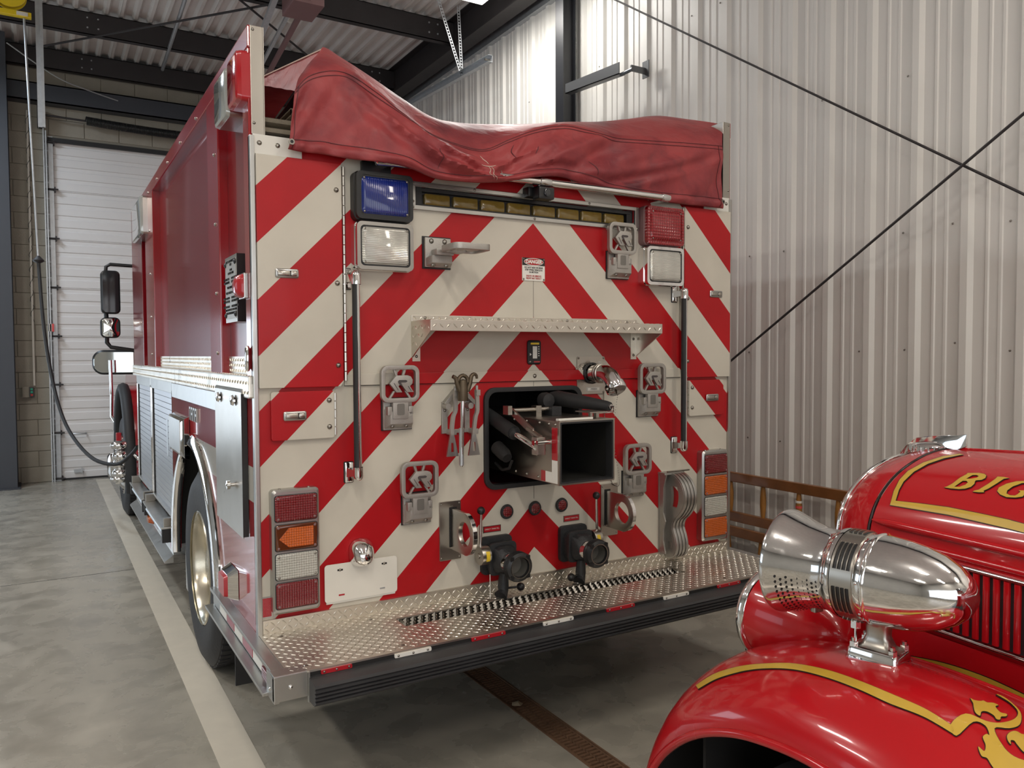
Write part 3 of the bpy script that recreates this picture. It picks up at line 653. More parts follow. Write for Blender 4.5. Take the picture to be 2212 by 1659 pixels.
# ---- amber arrow bar in its recess
fr = part('arrow_bar_frame', MB().box(-.595, .595, -.014, -.001, AZ1, AZ1+.016).box(-.595, .595, -.014, -.001, AZ0-.016, AZ0).box(-.595, -.572, -.014, -.001, AZ0, AZ1).box(.572, .595, -.014, -.001, AZ0, AZ1), ALU, T, bevel=.002)
mb = MB(); screws(mb, [(x, -.014, z) for x in (-.583, .583) for z in (AZ0-.008, AZ1+.008, )]+[(0, -.014, AZ0-.008), (-.3, -.014, AZ1+.008), (.3, -.014, AZ1+.008), (-.583, -.014, 2.25)], r=.006, h=.004); part('frame_screws', mb, SCREW, fr, 40)
ab = part('arrow_bar', MB().box(-.572, .572, .028, .032, AZ0, AZ1).box(-.56, .56, .004, .028, AZ0+.002, AZ0+.010).box(-.56, .56, .004, .028, AZ1-.018, AZ1-.004).box(-.572, -.535, .006, .028, AZ0, AZ1).box(.535, .572, .006, .028, AZ0, AZ1), BLACK, T)
for k in range(8): part('amber_module', MB().face_plate(rr(-.463+k*.1325, 2.268, .116, .046, .006, 2), .028, .008, .004), DIRAMB, ab, 40)

# ---- top hand rail, camera
rl = part('top_rail', MB().cyl((-.76, -.10, 2.372), (.70, -.10, 2.372), .0165, n=14), CHROME, T, 40)
for x0, x1 in ((-.775, -.70), (-.035, .035), (.655, .715)):
    part('rail_clamp', MB().lathe([(.012, 0), (.0195, .004), (.0195, x1-x0-.012), (.010, x1-x0)], (x0, -.10, 2.372), (1, 0, 0), 14).box((x0+x1)/2-.02, (x0+x1)/2+.02, -.10, 0, 2.360, 2.384), CHROME, rl, 40)
part('rail_foot', MB().box(-.80, -.68, -.022, 0, 2.335, 2.385), BLACK, rl, bevel=.003)
c = part('rear_camera', MB().box(-.055, .035, -.05, 0, 2.315, 2.358).box(-.035, .045, -.105, -.05, 2.300, 2.352), BLACK, T, bevel=.008)
part('camera_lens', MB().lathe([(.016, 0), (.016, .006), (.010, .008), (0, .006)], (.005, -.105, 2.326), (0, -1, 0), 14), GLASSD, c, 40)

# ---- fold-down steps with the cut-out emblem
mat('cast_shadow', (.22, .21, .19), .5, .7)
mat('emblem_shade', (.06, .05, .05), .6)
def shift(pts, k=1): return [(x*k, z*k) for x, z in pts]
RO = [(-.047, .000), (-.018, .032), (.030, .032), (.044, .027), (.052, .014), (.051, -.001), (.040, -.012), (.056, -.036), (.027, -.036), (.007, -.009), (-.003, -.006), (-.010, -.011), (.007, -.036), (-.018, -.036)]
def step_base_mesh():
    mb = MB(); b0 = -.065
    mb.box(-.062, .062, -.018, 0, b0, b0+.125); mb.loft([[(-.060, -.018, b0+.006), (.060, -.018, b0+.006), (.060, -.018, b0+.085), (-.060, -.018, b0+.085)], [(-.042, -.045, b0+.024), (.054, -.045, b0+.024), (.054, -.045, b0+.075), (-.042, -.045, b0+.075)]])
    mb.box(-.054, -.034, -.045, -.016, b0+.06, b0+.095); mb.box(.036, .056, -.045, -.016, b0+.06, b0+.095)
    return mb.mesh('base', CAST, 30, .004)
def step_plate_mesh():
    mb = MB(); mb.ring(rr(0, .12, .163, .148, .030), rr(0, .12, .130, .113, .016), 1, -.052, -.030)
    mb.box(-.033, .033, -.050, -.030, -.020, .050)
    for s in (-1, 1):
        mb.loft([[(s*.014-.005, -.044, .152), (s*.014+.005, -.044, .152), (s*.014+.005, -.032, .152), (s*.014-.005, -.032, .152)], [(s*.022-.006, -.044, .178), (s*.022+.006, -.044, .178), (s*.022+.006, -.032, .178), (s*.022-.006, -.032, .178)]])
        mb.loft([[(s*.024-.005, -.044, .092), (s*.024+.005, -.044, .092), (s*.024+.005, -.032, .092), (s*.024-.005, -.032, .092)], [(s*.044-.006, -.044, .062), (s*.044+.006, -.044, .062), (s*.044+.006, -.032, .062), (s*.044-.006, -.032, .062)]])
    return mb.mesh('step_plate', CAST, 30, .003)
def emblem_mesh():
    mb = MB(); mb.prism([(x, z+.122) for x, z in RO], 1, -.052, -.034)
    return mb.mesh('emblem', CAST, 20, .0022)
def emblem_shade_mesh():  # dark overlay on the emblem, the shade of its slots as colour
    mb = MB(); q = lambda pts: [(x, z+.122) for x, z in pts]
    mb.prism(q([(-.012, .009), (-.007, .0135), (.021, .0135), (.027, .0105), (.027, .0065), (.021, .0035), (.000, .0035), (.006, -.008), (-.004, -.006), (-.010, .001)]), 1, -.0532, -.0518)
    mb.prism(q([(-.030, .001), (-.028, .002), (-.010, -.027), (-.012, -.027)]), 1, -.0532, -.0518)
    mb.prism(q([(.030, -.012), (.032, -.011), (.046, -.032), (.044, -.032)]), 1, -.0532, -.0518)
    return mb.mesh('emblem_slot_shade', MATS['emblem_shade'])
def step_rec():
    mb = MB(); mb.prism(rr(0, .018, .032, .046, .006, 3), 1, -.0508, -.0498)  # darker patch laid on the neck, shade of a recess as colour
    mb2 = mb; return mb2.mesh('recess_shade', MATS['cast_shadow'])
SB, SP, EM, EC, SR = step_base_mesh(), step_plate_mesh(), emblem_mesh(), emblem_shade_mesh(), step_rec()
mb = MB(); screws(mb, [(-.030, -.034, -.052), (.030, -.034, -.052)], (0, -.7, -.7), .009, .005); SS = mb.mesh('base_bolts', SCREW, 40)
gk = MB().box(-.066, .066, -.006, 0, -.068, .064).mesh('gasket', BLACK)
for x, zb in ((-.660, 1.325), (-.578, .934), (.470, 1.982), (.655, 1.32), (.565, .934)):
    b = put(SB, 'folding_step', T, (x, 0, zb+.068)); put(gk, 'gasket', b); p = put(SP, 'step_plate', b); put(EM, 'emblem', b); put(EC, 'emblem_slot_shade', b); put(SS, 'base_bolts', b); put(SR, 'recess_shade', b)
# the one folded out at the upper left
b = put(MB().box(-.058, .058, -.020, -.004, -.060, .060).loft([[(-.056, -.02, -.058), (.056, -.02, -.058), (.056, -.02, -.024), (-.056, -.02, -.024)], [(-.040, -.05, -.045), (.050, -.05, -.045), (.050, -.05, -.014), (-.040, -.05, -.014)]]).box(-.030, .048, -.070, -.02, -.014, .010).mesh('folding_step', CAST, 30, .003), 'folding_step', T, (-.476, 0, 2.048))
put(MB().box(-.064, .064, -.006, 0, -.066, .066).mesh('gasket', BLACK), 'gasket', b)
o_ = [(x, y-.16) for x, y in rr(0, 0, .163, .150, .03)]; in_ = [(x, y-.16) for x, y in rr(0, 0, .130, .115, .016)]
mb = MB().ring(o_, in_, 2, -.006, .018); mb.box(-.034, .034, -.09, -.04, -.004, .016); mb.prism([(x, -.16-z) for x, z in RO], 2, -.002, .014)
for s in (-1, 1): mb.box(s*.018-.006, s*.018+.006, -.226, -.18, 0, .012); mb.box(s*.034-.006, s*.034+.006, -.14, -.094, 0, .012)
put(mb.mesh('step_plate', CAST, 30, .002), 'step_plate', b, (.055, .0, 0))
mb = MB(); screws(mb, [(x, -.021, z) for x in (-.03, .03) for z in (.046,)]+[(x, -.034, -.052) for x in (-.03, .03)], r=.011, h=.006); put(mb.mesh('base_bolts', SCREW, 40), 'base_bolts', b)

# ---- tread plate shelf
sh = part('shelf', MB().box(-.59, .59, -.004, 0, 1.762, 1.792).box(-.59, .59, -.185, 0, 1.761, 1.766).box(-.59, .59, -.188, -.184, 1.722, 1.766), PLATE, T, bevel=.0015)
plate_treads((-.59, -.188, 1.766), (1, 0, 0), (0, 0, -1), (0, -1, 0), 1.18, .046, .030, PLATE, sh, .026, .008)
plate_treads((-.59, -.184, 1.766), (1, 0, 0), (0, 1, 0), (0, 0, 1), 1.18, .18, .030, PLATE, sh, .026, .008)
plate_treads((-.59, -.004, 1.766), (1, 0, 0), (0, 0, 1), (0, -1, 0), 1.18, .028, .028, PLATE, sh, .022, .007)
for s in (-1, 1):
    x = s*.588
    g = part('shelf_gusset', MB().prism([(0, 1.764), (-.184, 1.764), (-.184, 1.722), (-.004, 1.618), (0, 1.618)], 0, x-.003, x+.003).box(min(x, x-s*.035), max(x, x-s*.035), -.004, 0, 1.602, 1.762), PLATE, T)
    if s < 0:
        plate_treads((x-.003, -.002, 1.755), (0, -1, 0), (0, 0, -1), (-1, 0, 0), .18, .13, .030, PLATE, g, .024, .007, skip=lambda q: q.z < 1.63-q.y*.60+.006)
    mb = MB(); screws(mb, [(x-s*.018, -.004, 1.622), (x-s*.018, -.004, 1.70)], r=.007, h=.005); part('gusset_screws', mb, SCREW, g, 40)
mb = MB(); screws(mb, [(x, -.004, 1.780) for x in (-.53, -.18, .18, .53)], r=.007, h=.005); part('shelf_screws', mb, SCREW, sh, 40)

# ---- danger sign
sg = part('danger_sign', MB().box(-.059, .059, -.004, 0, 1.955, 2.056), SIGNW, T)
part('sign_header', MB().box(-.059, .059, -.0046, -.004, 2.022, 2.056), SIGNB, sg)
part('sign_oval', MB().prism([(.051*math.cos(a), 2.0385+.0165*math.sin(a)) for a in [2*PI*k/32 for k in range(32)]], 1, -.0052, -.0046), SIGNW, sg)
part('sign_oval', MB().prism([(.0485*math.cos(a), 2.0385+.0140*math.sin(a)) for a in [2*PI*k/32 for k in range(32)]], 1, -.0056, -.0052), SIGNR, sg)
lettering('DANGER', .0215, SIGNW, sg, (0, -.0060, 2.0385), sx=.98, fat=.0011)
for k, tx in enumerate(('DO NOT RIDE ON REAR', 'STEP WHILE VEHICLE IS', 'IN MOTION')): lettering(tx, .0104, SIGNB, sg, (0, -.0046, 2.0125-k*.0102), sx=.84, fat=.0004)
for k, tx in enumerate(('DEATH OR SERIOUS', 'INJURY MAY RESULT')): lettering(tx, .0104, SIGNR, sg, (0, -.0046, 1.9755-k*.0102), sx=.84, fat=.0004)
mb = MB(); screws(mb, [(a*.053, -.005, z) for a in (-1, 1) for z in (1.961, 2.050)], r=.0045, h=.004); part('sign_screws', mb, SCREW, sg, 40)

# ---- tank level gauge
g = part('tank_gauge', MB().face_plate(rr(0, 1.637, .070, .108, .012, 3), 0, -.012, .005), BLACK, T, 40)
part('gauge_window', MB().box(-.012, .010, -.0145, -.012, 1.610, 1.664), SIGNW, g); part('gauge_label', MB().box(-.022, .022, -.0130, -.012, 1.672, 1.680), YEL, g)
mb = MB()
for k in range(5): mb.box(.017, .023, -.0130, -.012, 1.62+k*.010, 1.624+k*.010)
part('gauge_marks', mb, SIGNW, g); part('gauge_arrow', MB().prism([(-.027, 1.622), (-.018, 1.628), (-.027, 1.634)], 1, -.013, -.012), SIGNW, g)
part('gauge_pilot', MB().dome((-.024, -.012, 1.596), (0, -1, 0), .006, .003), SCREW, g, 40); part('gauge_stripe', MB().box(-.006, .026, -.013, -.012, 1.592, 1.598), REFRED, g)

# ---- overflow elbow with cap and chain
ep = part('outlet_plate', MB().prism(rr(.315, 1.529, .160, .176, .008, 3), 1, -.006, 0), STEEL, T, bevel=.0015)
pc = at(1277, 806, 1, -.006); ex, ez = pc.x, pc.z
part('plate_crease', MB().box(ex-.09, ex+.072, -.009, -.006, ez+.018, ez+.024), STEEL, ep)
part('collar', MB().lathe([(.046, 0), (.050, .004), (.050, .012), (.043, .014)], (ex, -.006, ez), (0, -1, 0), 24), BLACK, ep, 40)
path = [(ex, -.015, ez), (ex, -.10, ez)]
for k in range(1, 8):
    a = math.radians(52)*k/7; path.append((ex, -.10-.085*math.sin(a), ez-.085*(1-math.cos(a))))
d_ = Vector((0, -math.cos(math.radians(52)), -math.sin(math.radians(52)))); pe = Vector(path[-1])
part('outlet_pipe', MB().tube(path+[tuple(pe+d_*.02)], .040, 24), CHROME, ep, 40)
part('pipe_clamp', MB().lathe([(.040, 0), (.046, .002), (.046, .014), (.040, .016)], (ex, -.065, ez), (0, -1, 0), 24).lathe([(.040, 0), (.0445, .002), (.0445, .008), (.040, .010)], (ex, -.085, ez), (0, -1, 0), 24).box(ex+.0, ex+.03, -.085, -.06, ez+.043, ez+.056), STEEL, ep, 40)
part('outlet_cap', MB().lathe([(.040, 0), (.047, .003), (.047, .030), (.042, .036), (0, .038)], pe+d_*.018, d_, 26), CHROME, ep, 40)
for q_, r_ in ((pe+d_*.033+Vector((.048, 0, .01)), .010), (pe+d_*.033+Vector((-.047, 0, -.01)), .009)): part('cap_lug', MB().ball(q_, r_), SCREW, ep, 40)
part('chain_eye', MB().box(ex-.008, ex+.008, pe.y+d_.y*.06-.006, pe.y+d_.y*.06+.006, pe.z+d_.z*.06-.008, pe.z+d_.z*.06+.008), SCREW, ep, 40)
lettering('ATMOSPHERE', .008, SIGNB, ep, (ex+.012, -.0098, 1.4645), sx=.8)
part('outlet_label', MB().box(ex-.026, ex+.050, -.0085, -.006, 1.455, 1.474), ALU, ep); part('outlet_label', MB().box(ex-.021, ex+.045, -.0092, -.0085, 1.4585, 1.4705), SIGNW, ep)
mb = MB(); screws(mb, [(.315+a*.072, -.006, 1.529+c*.080) for a in (-1, 1) for c in (-1, 1)], r=.0055, h=.004); part('plate_screws', mb, SCREW, ep, 40)
ch0, ch1 = pe+d_*.062, at(1338, 1040, 1, -.03); mb = MB()
for pts in ([ch0, Vector((lerp(ch0.x, ch1.x, .3), lerp(ch0.y, ch1.y, .5), 1.25)), ch1, Vector((ch1.x-.02, -.012, ch1.z-.015)), Vector((ch1.x-.035, -.008, ch1.z+.008))], [Vector((.387, -.008, 1.447)), Vector((.388, -.008, 1.40)), Vector((.392, -.008, 1.33)), Vector((.394, -.008, 1.25))]):
    for k in range(70):
        q = curve([tuple(p) for p in pts], k/69); mb.add([(q[0]+.0028, q[1], q[2]), (q[0]-.0028, q[1], q[2]), (q[0], q[1]+.0028, q[2]), (q[0], q[1]-.0028, q[2]), (q[0], q[1], q[2]+.0032), (q[0], q[1], q[2]-.0032)], [(0, 2, 4), (2, 1, 4), (1, 3, 4), (3, 0, 4), (2, 0, 5), (1, 2, 5), (3, 1, 5), (0, 3, 5)])
part('bead_chain', mb, SCREW, ep, kind='stuff')

# ---- dump chute in its opening
part('chute_opening_rim', MB().ring(rr(0, 1.2625, .516, .445, .052), rr(0, 1.2625, .476, .405, .040), 1, -.014, .03), RUBBER, T, 40, .002)
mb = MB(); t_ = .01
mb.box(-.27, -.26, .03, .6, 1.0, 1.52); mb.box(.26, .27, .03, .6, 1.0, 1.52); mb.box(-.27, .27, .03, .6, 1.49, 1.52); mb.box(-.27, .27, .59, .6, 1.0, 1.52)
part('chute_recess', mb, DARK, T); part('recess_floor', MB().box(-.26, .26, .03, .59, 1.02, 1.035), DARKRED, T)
dc = part('dump_chute', MB().box(-.137, .137, -.40, .56, 1.357, 1.362).box(-.137, .137, -.40, .56, 1.108, 1.113).box(-.137, -.132, -.40, .56, 1.113, 1.357).box(.132, .137, -.40, .56, 1.113, 1.357).box(-.132, .132, .10, .11, 1.113, 1.357), STEEL, T, bevel=.001)
CHUTE_SHADE = mat('chute_inner_shade', (.030, .029, .026), .5, .3)  # near-black sheets added to darken the inside of the steel chute
part('chute_inner_shade', MB().box(-.1315, -.130, -.392, .10, 1.113, 1.357).box(.130, .1315, -.392, .10, 1.113, 1.357).box(-.13, .13, -.392, .10, 1.113, 1.1145).box(-.13, .13, -.392, .10, 1.3555, 1.357).box(-.13, .13, .09, .099, 1.113, 1.357), CHUTE_SHADE, dc)
part('chute_flange', MB().ring(rr(0, 1.235, .278, .258, .004, 1), rr(0, 1.235, .266, .246, .003, 1), 1, -.404, -.394), STEEL, dc)
part('chute_gasket', MB().ring(rr(0, 1.235, .267, .247, .004, 1), rr(0, 1.235, .252, .232, .003, 1), 1, -.4035, -.36), RUBBER, dc)
part('chute_tape', MB().box(-.1385, -.137, -.394, -.352, 1.205, 1.335), REFRED, dc); part('chute_tape', MB().box(-.1385, -.137, -.394, -.352, 1.112, 1.204), SIGNW, dc)
part('chute_tape', MB().box(-.1384, -.137, -.351, -.305, 1.112, 1.155), SIGNW, dc); part('chute_tape', MB().box(-.1384, -.137, -.304, -.272, 1.112, 1.155), REFRED, dc)
mb = MB(); screws(mb, [(-.137, y, 1.348) for y in (-.375, -.33, -.26, -.16, -.06)]+[(-.137, y, 1.124) for y in (-.25, -.16, -.07)]+[(-.137, -.30, 1.24)], (-1, 0, 0), .0065, .006); part('chute_rivets', mb, SCREW, dc, 40)
ax_ = -.185
P_ = lambda px, py, x=ax_: at(px, py, 0, x)
part('actuator', MB().tube([P_(1050, 893, -.20), P_(1110, 935, -.20)], .030, 14).tube([P_(1108, 934, -.20), P_(1113, 938, -.20)], .026, 14), RUBBER, dc, 40)
part('actuator_rod', MB().tube([P_(1108, 934, -.20), P_(1158, 966, -.20)], .014, 12).tube([P_(1118, 946, -.205), P_(1158, 972, -.205)], .004, 6), CHROME, dc, 40)
q = P_(1163, 960); part('actuator_clevis', MB().box(ax_-.020, ax_+.02, q.y-.022, q.y+.020, q.z-.042, q.z+.030), STEEL, dc, bevel=.004)
part('clevis_pin', MB().cyl((ax_-.03, q.y-.008, q.z+.008), (-.137, q.y-.008, q.z+.008), .011, n=12).cyl((ax_-.03, q.y-.036, q.z+.012), (ax_+.03, q.y-.036, q.z+.012), .009, n=10), CHROME, dc, 40)
a, b = P_(1103, 888), P_(1152, 934)
part('link_bar', MB().loft([[(ax_-.004, a.y, a.z-.012), (ax_+.004, a.y, a.z-.012), (ax_+.004, a.y, a.z+.018), (ax_-.004, a.y, a.z+.018)], [(ax_-.004, b.y, b.z-.016), (ax_+.004, b.y, b.z-.016), (ax_+.004, b.y, b.z+.016), (ax_-.004, b.y, b.z+.016)]]).tube([P_(1140, 926), P_(1168, 945)], .010, 10), STEEL, dc, 40)
part('pivot_shaft', MB().cyl((-.205, a.y-.01, 1.392), (.02, a.y-.01, 1.392), .009, n=10).box(-.075, -.048, a.y-.03, a.y+.01, 1.362, 1.408).box(-.215, -.195, a.y-.03, a.y+.012, 1.375, 1.412), STEEL, dc, 40)
part('pivot_block', MB().box(.0, .05, a.y-.04, a.y+.02, 1.362, 1.402), BLACKIRON, dc, bevel=.003); part('lock_knob', MB().lathe([(.034, 0), (.036, .02), (.03, .045), (0, .05)], (.02, a.y+.06, 1.425), (0, -1, 0), 18), RUBBER, dc, 40)
hp0, hp1 = Vector((.075, .02, 1.425)), Vector((.135, -.36, 1.398))
hp0, hp1 = at(1190, 858, 1, -.02), at(1318, 878, 1, -.33)
part('chute_handle', MB().tube([hp0+(hp1-hp0)*t for t in (0, .12, .35, .65, .94, 1)], [.024, .035, .033, .028, .022, .018], 16), RUBBER, dc, 45)
part('handle_end', MB().tube([hp1-(hp1-hp0)*.06, hp1+(hp1-hp0)*.015], .011, 10).tube([hp1+Vector((-.012, 0, .0)), hp1+Vector((.012, -.008, .0)), hp1+Vector((.016, -.004, -.022)), hp1+Vector((-.05, .02, -.026))], .0045, 6), CHROME, dc, 40)
part('handle_bracket', MB().box(.035, .125, -.375, -.27, 1.386, 1.391).box(.04, .052, -.37, -.355, 1.362, 1.388).box(.10, .115, -.33, -.31, 1.362, 1.388), STEEL, dc, bevel=.0015)
part('chute_latch_strip', MB().box(-.12, .05, -.375, -.355, 1.3625, 1.370), YEL if False else SIGNW, dc)
part('inner_hose', MB().tube([P_(1074, 966, -.215), P_(1090, 982, -.215), P_(1096, 990, -.215)], [.030, .029, .022], 12).tube([P_(1070, 1000, -.2), P_(1085, 1015, -.2), P_(1100, 1012, -.2), P_(1106, 995, -.2)], .006, 6), DARK, dc, 40)

# ---- spanner holder
ya = -.03
def hp_(px, py, y=ya): return at(px, py, 1, y)
x0, x1 = hp_(960, 900).x, hp_(1030, 900).x; zt, zb = hp_(995, 852).z, hp_(975, 937).z; xm = (x0+x1)/2
hd = part('spanner_holder', MB().box(x0, x0+.026, -.008, 0, zb, zt-.03).box(x1-.045, x1-.022, -.008, 0, zb, zt-.03).box(x0, x1, -.010, 0, zb, zb+.016).loft([[(x0, -.03, zt-.035), (x0+.012, -.03, zt-.045), (x0+.012, 0, zt-.045), (x0, 0, zt-.035)], [(xm-.02, -.03, zt+.025), (xm-.005, -.03, zt+.015), (xm-.005, 0, zt+.015), (xm-.02, 0, zt+.025)]]).loft([[(x1, -.03, zt-.035), (x1-.012, -.03, zt-.045), (x1-.012, 0, zt-.045), (x1, 0, zt-.035)], [(xm+.02, -.03, zt+.025), (xm+.005, -.03, zt+.015), (xm+.005, 0, zt+.015), (xm+.02, 0, zt+.025)]]), CAST, T, bevel=.002)
for xq in (x0+.012, x1-.035): part('holder_pin', MB().cyl((xq, 0, zt-.048), (xq, -.045, zt-.048), .013, n=12), CAST, hd, 40)
for xq in (x0+.020, x1-.030): part('holder_clip', MB().box(xq, xq+.026, -.052, -.004, zb-.004, zb+.018), CAST, hd, bevel=.003)
mb = MB(); screws(mb, [(x0+.013, -.008, (zt+zb)/2+.015), (x1-.033, -.008, (zt+zb)/2+.015)], r=.007, h=.005); part('holder_screws', mb, SCREW, hd, 40)

# ---- tow eyes
for s in (-1, 1):
    pl = part('tow_plate', MB().prism(rr(s*.423, .886, .100, .250, .004, 2), 1, -.006, 0), STEEL, T, bevel=.0015)
    xr = s*.410
    hc, hz_, hr = -.125, .893, .051; out, hole = [], []
    for k in range(48):
        a = 2*PI*k/48+.02; c_, d_ = math.cos(a), math.sin(a); hole.append((hc+hr*c_, hz_+hr*d_))
        if c_ < 0: out.append((hc+.082*c_, hz_+.086*d_))
        else:
            t_ = min((-hc)/max(c_, 1e-6), .086/max(abs(d_), 1e-6)); out.append((hc+t_*c_, hz_+t_*d_))
    part('tow_eye', MB().ring(out, hole, 0, xr-.010, xr+.010), STEEL, pl, 30, .002)
    part('eye_edge', MB().loft([[(x, hc+k*math.cos(t), hz_+(k+.004)*math.sin(t)) for x, k in ((xr-.0085, .0835), (xr+.0085, .0835), (xr+.0085, .0810), (xr-.0085, .0810))] for t in [PI/2+PI*q/24 for q in range(25)]]), CHROME, pl, 40)
    part('slot', MB().box(xr-.018, xr+.018, -.0068, -.006, .815, .985), DARK, pl)
    mb = MB(); screws(mb, [(s*.423+a*.042, -.006, .886+c*.114) for a in (-1, 1) for c in (-1, 1)], r=.005, h=.004); part('plate_screws', mb, SCREW, pl, 40)

# ---- marker lamps
for x in (-.146, 0, .146):
    m_ = part('marker_lamp', MB().lathe([(.030, 0), (.033, .006), (.031, .012), (.023, .013)], (x, 0, .937), (0, -1, 0), 24), RUBBER, T, 40)
    part('lens', MB().lathe([(.024, 0), (.023, .003), (.014, .006), (0, .0065)], (x, -.010, .937), (0, -1, 0), 20), LRED, m_, 40)

# ---- tank fill valves
for s in (-1, 1):
    vx, vz = s*.204, .745
    v = part('fill_valve', MB().prism(rr(vx, vz+.012, .150, .165, .02, 3), 1, -.022, 0).loft([[(vx+a, -.022, vz+b+.008) for a, b in rr(0, 0, .120, .130, .03, 2)], [(vx+a, -.105, vz+b+.006) for a, b in rr(0, 0, .104, .112, .03, 2)], [(vx+a, -.128, vz+b) for a, b in rr(0, 0, .086, .09, .04, 2)]]).prism(rr(vx, vz+.008, .132, .140, .02, 3), 1, -.075, -.062), BLACKIRON, T, 35, .003)
    part('valve_neck', MB().lathe([(.044, 0), (.044, .05)], (vx, -.125, vz), (0, -1, 0), 24), CHROME, v, 40)
    cp = MB().lathe([(.044, 0), (.060, .004), (.064, .014), (.060, .022), (.064, .030), (.060, .040), (.047, .046), (.045, .040), (.040, .040), (.040, -.03), (0, -.03)], (vx, -.170, vz), (0, -1, 0), 30)
    for k in range(4):
        a = PI/4+k*PI/2; cp.box(vx+.055*math.cos(a)-.008, vx+.055*math.cos(a)+.008, -.216, -.19, vz+.055*math.sin(a)-.008, vz+.055*math.sin(a)+.008)
    part('coupling', cp, BLACK, v, 35)
    part('coupling_wear', MB().ring(circ(vx, vz, .0465, 30), circ(vx, vz, .0425, 30), 1, -.2175, -.2155), STEEL, v)
    part('valve_throat', MB().lathe([(.0395, 0), (.0395, .05), (0, .052)], (vx, -.205, vz), (0, 1, 0), 24), MATS['cast_shadow'], v, 40)
    hx = vx+s*.100
    part('handle_drum', MB().cyl((hx-s*.03, -.060, vz+.03), (hx+s*.012, -.060, vz+.03), .040, n=24).cyl((hx+s*.012, -.060, vz+.03), (hx+s*.018, -.060, vz+.03), .012, n=10), STEEL, v, 40, .002)
    kz = at(1033, 1107, 1, -.06).z if s < 0 else at(1289, 1073, 1, -.06).z
    part('lever', MB().cyl((hx+s*.004, -.060, vz+.06), (hx+s*.0, -.060, kz), .0065, .0055, 10), CHROME, v, 40)
    part('lever_knob', MB().ball((hx, -.060, kz+.006), .0175, 14, 10), BLACK, v, 60)
    part('drum_label', MB().loft([[(hx-s*.022, -.060-.0406*math.cos(a), vz+.03+.0406*math.sin(a)) for a in [-.5+1.1*k/8 for k in range(9)]], [(hx-s*.004, -.060-.0406*math.cos(a), vz+.03+.0406*math.sin(a)) for a in [-.5+1.1*k/8 for k in range(9)]]], close=False, cap=False), YEL, v, 40)
    part('drain_leg', MB().tube([(vx-.005, -.085, vz-.05), (vx-.008, -.085, vz-.11), (vx-.012, -.09, .615), (vx-.03, -.10, .600)], [.020, .024, .022, .030], 10), BLACKIRON, v, 40)
    part('drain_handle', MB().cyl((vx-.01, -.09, .628), (vx-s*.0+(.06 if s < 0 else -.07), -.105, .628), .005, n=8).ball((vx+(.066 if s < 0 else -.076), -.107, .628), .018, 14, 10), BLACK, v, 50)
    lz = vz+.124; lxx = vx+(-.015 if s < 0 else .0)
    lb = part('valve_label', MB().box(lxx-.044, lxx+.044, -.003, 0, lz-.014, lz+.014), SCREW, T); part('label_face', MB().box(lxx-.041, lxx+.041, -.0036, -.003, lz-.0115, lz+.0115), SIGNR, lb)
    lettering('DIRECT TANK FILL', .0095, SIGNW, lb, (lxx, -.0040, lz), sx=.92)
mb = MB()
for k in range(40):
    q = Vector((-.285, -.10, .70-k*.0026)); mb.ball(q, .0022, 5, 4)
part('cap_chain', mb, SIGNW, T, kind='stuff')

# ---- tail lamp clusters
for s in (-1, 1):
    cx = s*1.083; cz, w_, h_ = .897, .178, .466
    cb = part('tail_lamp_cluster', MB().face_plate(rr(cx, cz, w_, h_, .014, 3), 0, -.044, .008), ALU, T, 35)
    for k, c_ in enumerate((LRED, LAMB, LCLR, LRED) if s < 0 else (LRED, LAMB, LCLR, LAMB)):
        z = cz+.1635-k*.109
        part('lens_gasket', MB().face_plate(rr(cx, z, .162, .102, .010, 3), -.044, -.046, .002), BLACK, cb)
        arrow = s < 0 and k == 1
        part('lens', MB().face_plate(rr(cx, z, .156, .096, .009, 3), -.045, -.052, .004), LDARKAMB if arrow else c_, cb, 40)
        if arrow: part('arrow_lens', MB().prism([(cx-.066, z-.004), (cx-.030, z+.036), (cx+.062, z+.036), (cx+.062, z-.036), (cx-.030, z-.036)], 1, -.0545, -.051), LAMB, cb)
        mb = MB(); screws(mb, [(cx+a*.068, -.052, z+c*.038) for a in (-1, 1) for c in (-1, 1)], r=.005, h=.003); part('lens_screws', mb, SCREW if c_ is LCLR else GREYBOX, cb, 40)
    mb = MB(); screws(mb, [(cx+a*.055, -.022, cz+h_/2) for a in (-1, 1)], (0, 0, 1), .006, .004); part('cluster_screws', mb, SCREW, cb)
    rf = part('corner_reflector', MB().box(s*1.186-.020, s*1.186+.020, -.004, 0, .648, .728), ALU, T); part('reflector_face', MB().box(s*1.186-.016, s*1.186+.016, -.006, -.004, .653, .723), REFRED2, rf)

